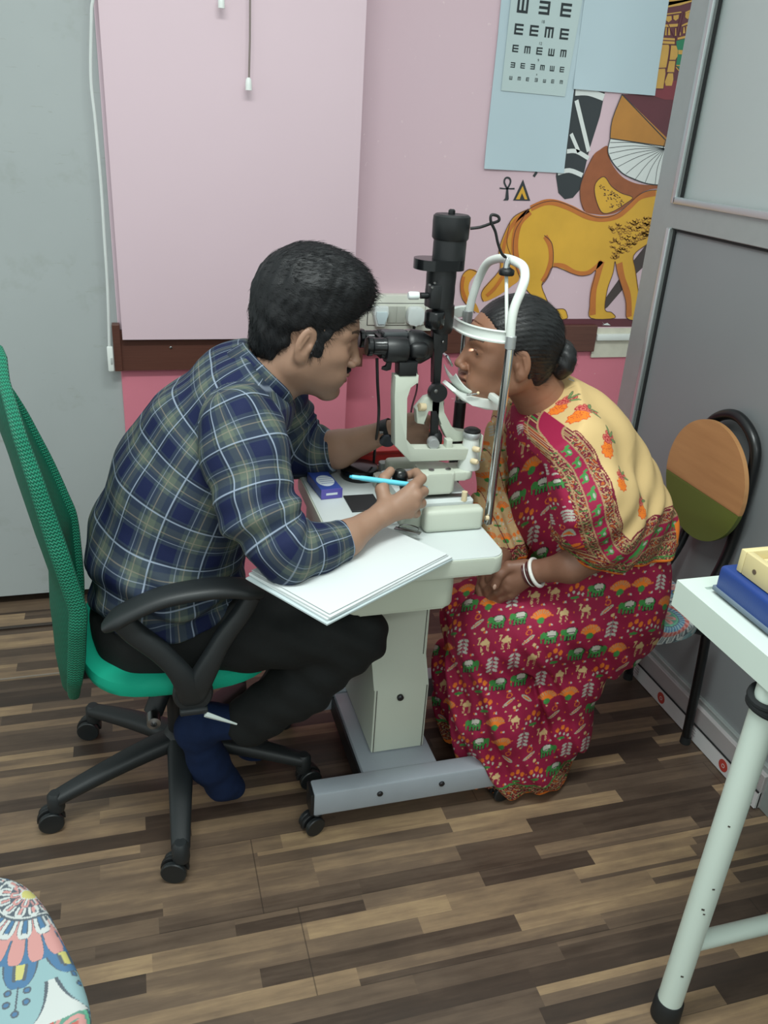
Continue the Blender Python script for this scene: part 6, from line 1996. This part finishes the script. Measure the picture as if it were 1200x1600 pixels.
def motifs(u, v, bg, S=.052, keys=(0, 1, 2, 3, 4, 5)):
    C = np.tile(bg, (len(u), 1))
    j = np.floor(v / (S * 1.08)); u2 = u + (j % 2) * S * .5; i = np.floor(u2 / S)
    h = np.abs(np.sin(i * 127.1 + j * 311.7) * 43758.5453) % 1.0; h2 = np.abs(np.sin(i * 269.5 + j * 183.3) * 24634.6345) % 1.0
    a = (u2 / S - i - .5) + (h2 - .5) * .16; b_ = (v / (S * 1.08) - j - .5) + (h - .5) * .12
    a = np.where(h2 > .75, -a, a)
    typ = ((i + 2 * j + np.floor(h * 2)) % 6).astype(int); typ = np.array(keys)[typ % len(keys)]
    E = lambda x0, y0, rx, ry: ((a - x0) / rx) ** 2 + ((b_ - y0) / ry) ** 2
    def put(m_, c): C[m_] = c
    m0 = typ == 0
    put(m0 & (E(.02, .06, .36, .24) < 1), cBLK)
    for k in (-.20, -.04, .12, .26): put(m0 & (np.abs(a - k) < .062) & (b_ < 0) & (b_ > -.34), cBLK); put(m0 & (np.abs(a - k) < .038) & (b_ < .05) & (b_ > -.31), cGRN)
    put(m0 & (E(.02, .06, .32, .20) < 1), cGRN); put(m0 & (E(.04, .12, .24, .15) < 1) & (np.abs(a - .04) < .2), cWHT)
    put(m0 & (E(-.34, .08, .13, .15) < 1), cGRN); put(m0 & (np.abs(a + .42 + .15 * (b_ + .05)) < .035) & (b_ < .05) & (b_ > -.26), cGRN); put(m0 & (np.abs(a - .04) < .2) & (np.abs(b_ - .02) < .02), cBLK)
    m1 = typ == 1; r = np.hypot(a, b_ + .22); t = np.arctan2(b_ + .22, a)
    put(m1 & (r < .52) & (t > .35) & (t < 2.8), cORA); put(m1 & (r < .50) & (r > .2) & (t > .4) & (t < 2.75) & (np.sin(t * 24) > .45), cBEI); put(m1 & (r < .3) & (t > .3) & (t < 2.84), cORD); put(m1 & (E(0, -.24, .16, .15) < 1), cGRN)
    m2 = typ == 2
    put(m2 & (np.abs(a) < .014) & (np.abs(b_) < .42), cGRY_)
    for k in (-.32, -.14, .04, .22):
        for s_ in (-1, 1):
            x_, y_ = (a - s_ * .15), (b_ - k - .05); xr = x_ * .85 + s_ * y_ * -.5; yr = s_ * x_ * .5 + y_ * .85
            put(m2 & ((xr / .13) ** 2 + (yr / .062) ** 2 < 1), cWHT * .8 + cGRY_ * .2)
    m3 = typ == 3
    put(m3 & (E(.04, .06, .22, .12) < 1), cPKG); put(m3 & (E(.06, .17, .08, .10) < 1), cPKG)
    for k in (-.12, -.06, .16, .22): put(m3 & (np.abs(a - k) < .016) & (b_ < .05) & (b_ > -.36), cPKG)
    put(m3 & (np.abs(a + .26 - .25 * (b_ - .1)) < .03) & (b_ > .02) & (b_ < .30), cPKG); put(m3 & (E(-.25, .30, .09, .04) < 1), cPKG)
    m4 = typ == 4
    for x0, y0 in ((-.24, .12), (.02, .24), (.26, .08)): put(m4 & (E(x0, y0, .10, .13) < 1), cORA); put(m4 & (E(x0, y0 - .06, .05, .06) < 1), cORD)
    for x0, y0 in ((-.3, -.16), (-.08, -.06), (.14, -.14), (.34, -.2)): put(m4 & (E(x0, y0, .055, .075) < 1), cWHT)
    put(m4 & (E(.0, -.32, .2, .07) < 1), cGRN)
    aa, bb2 = (u2 / S - i), (v / (S * 1.08) - j)
    for cx0, cy0, rx, c0 in ((.04, .04, .06, cWHT), (.96, .05, .05, cORA), (.5, .03, .045, cPKG), (.03, .5, .04, cORA)): put(((aa - cx0) / rx) ** 2 + ((bb2 - cy0) / rx) ** 2 < 1, c0)
    m5 = typ == 5; x_, y_ = a * .8 + b_ * .6, -a * .6 + b_ * .8
    put(m5 & ((x_ / .34) ** 2 + (y_ / .085) ** 2 < 1), cWHT * .75 + cGRN * .2); put(m5 & ((x_ / .28) ** 2 + ((y_) / .03) ** 2 < 1), cORA)
    rs = np.hypot(x_ - .2, y_ - .28); put(m5 & (np.abs(rs - .12) < .022), cORA); put(m5 & (E(.32, -.28, .085, .085) < 1), cPKG)
    return C


def leafband(u, v, base):
    C = np.tile(base, (len(u), 1))
    w = np.sin(u * 170 + 2.6 * np.sin(v * 210)) * np.sin(v * 230 + 2.2 * np.sin(u * 120))
    C[np.abs(w) < .15] = cPKG * .7
    C[w > .74] = cORA * .6; C[w < -.78] = cGRN * .9
    return C


msar, b = newmat('sari_cotton', .72, 0, .25)
n = X.nt.nodes.new('ShaderNodeAttribute'); n.attribute_name = 'print'
X.nt.links.new(n.outputs['Color'], b.inputs['Base Color']); v, x, y, z = coords(); bump(b, noise(v, 700, 2) + noise(v, 55, 3), .2, .001)
WSP = [(938, 945, 1.57, 84), (930, 880, 1.57, 98), (906, 770, 1.57, 103), (882, 690, 1.57, 84), (858, 635, 1.57, 46)]
WSC = [1.35, 1.32, 1.30, 1.25]


def wtorso(P):
    d = None; pts = PX(WSP)
    for i in range(4):
        q = rcone(P, pts[i][0], pts[i + 1][0], pts[i][1], pts[i + 1][1], (1, WSC[i], 1)); d = q if d is None else smin(d, q, .03)
    return d


def sari(P):
    d = wtorso(P)
    d = d + .0035 * np.sin(P[:, 0] * 150 + 2 * np.sin(P[:, 2] * 17) + P[:, 1] * 40) * np.clip((1.0 - P[:, 2]) * 5, 0, 1) * np.clip((.98 - P[:, 0]) * 8, 0, 1)
    nr = chain(P, PX([(942, 940, 1.485, 76), (850, 965, 1.475, 68), (765, 985, 1.47, 58)]), .02)
    nr = smin(nr, chain(P, PX([(762, 1005, 1.475, 58), (775, 1090, 1.49, 74), (795, 1155, 1.51, 80), (800, 1200, 1.53, 78)]), .03), .05)
    nr = smin(nr, chain(P, PX([(925, 955, 1.50, 74), (882, 1030, 1.51, 72), (858, 1110, 1.52, 62), (838, 1180, 1.53, 52)]), .03), .06)
    fr = chain(P, PX([(930, 930, 1.66, 76), (840, 940, 1.67, 66), (742, 958, 1.665, 52)]), .02)
    fr = smin(fr, chain(P, PX([(742, 975, 1.665, 52), (740, 1060, 1.66, 62), (760, 1160, 1.65, 68)]), .03), .04)
    q = smin(nr, fr, .035)
    # cloth folds falling from the lap
    fx = P[:, 0] * 42 + P[:, 2] * 26 - P[:, 1] * 30
    q = q + (.0095 * np.sin(fx + 1.6 * np.sin(P[:, 2] * 9 + P[:, 0] * 7)) + .0055 * np.sin(fx * 2.3 + 2 * np.sin(P[:, 2] * 14) + 1.0)) * np.clip((.60 - P[:, 2]) * 4, .15, 1) + .004 * wob(P, 24, 12)
    d = smin(d, q, .05)
    d = smax(d, .012 + .012 * (P[:, 0] - .8) * 0 + .004 * np.sin(P[:, 0] * 40) - P[:, 2], .004)
    d = smax(d, (.632 - P[:, 0]) * (P[:, 1] > 1.44) + -1.0 * (P[:, 1] <= 1.44), .006)
    # neck opening
    ax = np.array(at(815, 575, 1.57)) - np.array(at(862, 650, 1.57)); ax /= np.linalg.norm(ax)
    return smax(d, (P - np.array(at(848, 622, 1.57))) @ ax, .006)


def sari_cols(V):
    u = V[:, 0] - .55 * V[:, 1]; v = V[:, 2] + .72 * V[:, 1]
    C = motifs(u, v, MAG)
    hz = V[:, 2]
    m_ = (hz < .062) & (hz > .020); C[m_] = leafband(u[m_], v[m_], MAG2 * .8)
    m_ = (hz <= .020); C[m_] = cORD
    m_ = (hz < .068) & (hz > .062); C[m_] = cGRN
    return C


SL = bpy.data.lights.new('slit_beam', 'SPOT'); SL.energy = .9; SL.spot_size = math.radians(5.5); SL.spot_blend = .5; SL.shadow_soft_size = .002; SL.color = (1, .97, .92)
so = bpy.data.objects.new('slit_beam', SL); COL.objects.link(so); so.location = at(703, 558, IY - .012)
so.rotation_euler = (Vector(HW.wor((.087, -.013, .004))) - so.location).to_track_quat('-Z', 'Y').to_euler()

body('sari', sari, (.60, 1.22, -.01), (1.22, 1.90, 1.09), .0046, msar, wom, 1, None, sari_cols, 1)

# --- the end of the sari drawn over shoulder, upper arm and back
DR = [(862, 650, 1.52, 52), (885, 705, 1.44, 66), (915, 780, 1.385, 70), (945, 838, 1.37, 62)]
hemP = [np.array(at(886, 868, 1.32)), np.array(at(1050, 850, 1.45))]


def drape0(P):
    d = wtorso(P) - .010
    d = smin(d, chain(P, PX(DR), .03), .05)
    d = smin(d, chain(P, PX([(905, 700, 1.52, 70), (985, 830, 1.50, 68)]), .03), .05)
    return d


def surf(px, py):
    """the point of the uncut drape seen at a measured point of the photo, and its outward normal"""
    D = ray(px, py); D = D / np.linalg.norm(D); o = np.array([0, 0, H]); t = 1.2
    best = (9, None)
    for _ in range(60):
        p = o + D * t; d = float(drape0(p[None])[0])
        if d < best[0]: best = (d, p)
        if d < .0005: break
        t += max(d * .8, .0008)
        if t > 2.6: break
    p = best[1]; e = .002
    n = np.array([float(drape0((p + np.eye(3)[i] * e)[None])[0] - drape0((p - np.eye(3)[i] * e)[None])[0]) for i in range(3)])
    return p, n / np.linalg.norm(n)


def drape(P):
    d = drape0(P)
    d = d + .004 * np.sin(P[:, 0] * 70 - P[:, 2] * 55 + 1.5 * np.sin(P[:, 2] * 20)) * np.clip((1.0 - P[:, 2]) * 4, 0, 1) + .003 * wob(P, 28, 21)
    # lower edge
    t = np.clip((P[:, 0] - .86) / .2, -.3, 1.3)
    zh = np.interp(P[:, 0], HEM[:, 0], HEM[:, 1]) + .14 * np.clip(P[:, 1] - 1.46, 0, .5)
    d = smax(d, zh - P[:, 2], .006)
    # front edge runs from the neck down to the elbow
    xf = np.interp(P[:, 2], FRT[:, 1], FRT[:, 0]) + 1.6 * np.clip(P[:, 1] - 1.40, 0, .14) * np.clip((.90 - P[:, 2]) / .08, 0, 1)
    d = smax(d, xf - P[:, 0], .006)
    ax = np.array(at(815, 575, 1.57)) - np.array(at(862, 650, 1.57)); ax /= np.linalg.norm(ax)
    return smax(d, (P - np.array(at(852, 614, 1.57))) @ ax, .006)


xz = lambda px, py, Y: (at(px, py, Y).x, at(px, py, Y).z)
HEM = np.array([xz(880, 872, 1.33), xz(900, 892, 1.30), xz(940, 905, 1.29), xz(985, 895, 1.33), xz(1020, 872, 1.40), xz(1055, 845, 1.48)])
HEM = HEM[HEM[:, 0].argsort()]
FRT = np.array([xz(884, 900, 1.33), xz(884, 850, 1.33), xz(868, 770, 1.36), xz(845, 690, 1.42), xz(835, 640, 1.48), xz(850, 590, 1.55)])
FRT = FRT[FRT[:, 1].argsort()]


def inpoly(x, y, pg):
    c = np.zeros(len(x), bool); n = len(pg)
    for i in range(n):
        x1, y1 = pg[i]; x2, y2 = pg[(i + 1) % n]
        c ^= ((y1 > y) != (y2 > y)) & (x < (x2 - x1) * (y - y1) / (y2 - y1 + 1e-12) + x1)
    return c


def polydist(x, y, pl):
    d = np.full(len(x), 9.0)
    for (x1, y1), (x2, y2) in zip(pl, pl[1:]):
        dx, dy = x2 - x1, y2 - y1; t = np.clip(((x - x1) * dx + (y - y1) * dy) / (dx * dx + dy * dy), 0, 1)
        d = np.minimum(d, np.hypot(x - x1 - t * dx, y - y1 - t * dy))
    return d


xzd = lambda px, py, Y: (at(px, py, Y).x, at(px, py, Y).z - .35 * max(0, Y - 1.38))
INN3 = [surf(q[0], q[1])[0] for q in ((874, 590, 1.52), (862, 602, 1.52), (848, 618, 1.50), (854, 636, 1.47), (876, 655, 1.43), (905, 682, 1.39), (930, 712, 1.37), (950, 755, 1.36), (962, 800, 1.35), (980, 848, 1.35))]
INN4 = [surf(q[0], q[1])[0] for q in ((980, 848, 1.35), (1000, 830, 1.37), (1028, 806, 1.42), (1060, 790, 1.50))]
INN = [(p[0], p[2]) for p in INN3]; INN2 = [(p[0], p[2]) for p in INN4]
BEI = INN + INN2[1:] + [(1.5, .9), (1.3, 1.4), (.7, 1.4)]
FLW = [surf(q[0], q[1]) + (s_,) for q, s_ in (((884, 614, 1.49), .85), ((912, 640, 1.44), 1), ((950, 692, 1.42), .9), ((972, 748, 1.40), .75), ((1000, 790, 1.42), .8))]
FLW = [(f[0], f[1], f[2]) for f in FLW]


def polydist3(V, pl):
    d = np.full(len(V), 9.0); pl = catmull(pl, 5)
    for a, b_ in zip(pl, pl[1:]): d = np.minimum(d, rcone(V, a, b_, 0, 0))
    return d


def drape_cols(V):
    # planar across the side of the body, following the cloth round the back
    x = V[:, 0]; z = V[:, 2]
    C = motifs(V[:, 0] + .3 * V[:, 1], V[:, 2] + .6 * V[:, 1], MAG, .036)
    din = polydist3(V, INN3 + INN4[1:]); ins = inpoly(x, z, BEI)
    bd = (~ins) & (din < .078)
    C[bd] = leafband(x[bd] * 1.3, z[bd] * 1.3, MAG2 * .9)
    mid = (~ins) & (din > .024) & (din < .050); C[mid] = MAG
    s_ = x * .6 - z * .8; k = (s_ / .026) % 1.0
    an = mid & ((((k - .5) / .30) ** 2 + ((din - .036) / .0055) ** 2 < 1) | ((np.minimum(np.abs(k - .32), np.abs(k - .66)) < .06) & (din > .036) & (din < .047)) | ((np.abs(k - .2) < .08) & (din < .036) & (din > .027))); C[an] = cGRN
    an = mid & (((k - .55) / .14) ** 2 + ((din - .035) / .0025) ** 2 < 1); C[an] = cWHT * .7
    for r_ in (.003, .0225, .0515, .070): C[(~ins) & (np.abs(din - r_) < .0016)] = cBEI * .8
    C[ins] = pal(204, 174, 122)
    C[ins & (din < .0035)] = MAG2
    e_ = ins & (np.abs(din - .006) < .0014) ; C[e_] = MAG2
    for fx, fz, fs in FLW:
        up = np.array([.45, 0, 1.0]); up -= fz * (up @ fz); up /= np.linalg.norm(up); sd = np.cross(up, fz)
        a = (V - fx) @ sd / fs; b_ = (V - fx) @ up / fs
        r = np.hypot(a, b_ + .016); t = np.arctan2(b_ + .016, a); R0 = .0175 * (1 + .10 * np.sin(t * 9))
        C[ins & (r < R0 + .0018)] = pal(190, 60, 44); C[ins & (r < R0)] = cORD; C[ins & (r < R0 * .8) & (np.abs(np.sin(t * 5)) < .22) & (b_ > -.022)] = pal(170, 56, 44)
        for ox, oy in ((-.010, .010), (.010, .010), (0, .022), (.018, .020), (-.002, .006)):
            rr = np.hypot(a - ox, b_ - oy); C[ins & (rr < .0085)] = pal(166, 44, 56); C[ins & (rr < .0062) & (rr > .0035)] = pal(204, 116, 96)
        for ox, oy, tx in ((.016, .026, .8), (.004, .032, 1.7), (.024, .012, .1)):
            p_, q_ = (a - ox) * math.cos(tx) + (b_ - oy) * math.sin(tx), -(a - ox) * math.sin(tx) + (b_ - oy) * math.cos(tx)
            C[ins & ((p_ / .014) ** 2 + (q_ / .0042) ** 2 < 1)] = pal(96, 92, 70); C[ins & ((p_ / .011) ** 2 + (q_ / .0024) ** 2 < 1)] = pal(112, 140, 84)
    zh = np.interp(V[:, 0], HEM[:, 0], HEM[:, 1]) + .14 * np.clip(V[:, 1] - 1.46, 0, .5)
    hb = (V[:, 2] - zh) + 9 * ((V[:, 0] < .95) & (V[:, 1] > 1.44))
    m_ = (hb < .040) & ~(ins & (din > .01)); C[m_] = leafband(V[m_, 0] * 1.2 + V[m_, 1], V[m_, 2] * 1.2, MAG2 * .9)
    C[(hb < .0165) & (hb > .0135)] = cGRN
    C[hb < .0085] = cORD
    m_ = (V[:, 0] > at(1030, 800, 1.48).x) & (np.abs(V[:, 2] - at(1040, 812, 1.48).z) < .02); C[m_] = cORD
    return C


body('sari_drape', drape, (.74, 1.22, .62), (1.20, 1.90, 1.14), .0038, msar, wom, 1, None, drape_cols, 1)


# --- the loose end hanging in front from the far shoulder
def fall(P):
    d = chain(P, PX([(838, 610, 1.66, 20), (800, 660, 1.70, 30), (775, 730, 1.67, 26), (768, 790, 1.65, 27), (790, 850, 1.61, 32), (800, 872, 1.59, 33)]), .03, (1, .8, 1))
    fx = P[:, 0] * 190 + P[:, 2] * 30 + P[:, 1] * 30
    d = d + .0045 * np.sin(fx + np.sin(P[:, 2] * 18)) + .003 * wob(P, 40, 31)
    return smax(d, at(790, 876, 1.57).z + .25 * (P[:, 0] - at(790, 876, 1.57).x) - P[:, 2], .004)


def fall_cols(V):
    u, v = V[:, 0], V[:, 2] + .3 * V[:, 1]
    C = motifs(u * 1.0, v, pal(190, 160, 116), .034, (1, 4, 2, 5, 1, 4))
    m_ = (V[:, 2] > .97); C[m_] = leafband(u[m_], v[m_], pal(90, 52, 40))
    e = V[:, 2] - (at(790, 876, 1.57).z + .25 * (V[:, 0] - at(790, 876, 1.57).x))
    m_ = (e < .034); C[m_] = leafband(u[m_] * 1.2, v[m_], MAG2); C[(e < .037) & (e > .034)] = MAG2
    C[e < .008] = cORD
    w_ = np.abs(np.sin(u * 60 + v * 22)); C[(w_ < .05)] = MAG2
    return C


body('sari_front_end', fall, (.62, 1.48, .58), (.90, 1.80, 1.12), .0036, msar, wom, 1, None, fall_cols, 1)

# bangles round her left wrist
bc = np.array(at(832, 893, 1.426)); bt = np.array(at(890, 885, 1.375)) - bc; bt /= np.linalg.norm(bt)
WBG = M('white_bangle', (222, 222, 216), .25, var=.01); RBG = M('dark_red_bangle', (70, 24, 28), .3)
for off, r_, tr_, mt in ((.010, .0305, .0042, WBG), (.001, .029, .0020, RBG), (-.004, .029, .0014, M('thin_white_bangle', (206, 200, 196), .3)), (-.0085, .0285, .0018, RBG)):
    g = MB(); e1 = Vector(bt).orthogonal().normalized(); e2 = Vector(bt).cross(e1); c = Vector(bc + bt * off) + Vector((0, 0, -.004))
    tl = (Vector(bt) + Vector((0, 0, .18))).normalized(); e1 = tl.orthogonal().normalized(); e2 = tl.cross(e1)
    g.tube([c + (e1 * math.cos(a) + e2 * math.sin(a)) * r_ for a in [2 * PI * k / 48 for k in range(48)]], tr_, 10, True)
    g.done('bangle', mt, wom)
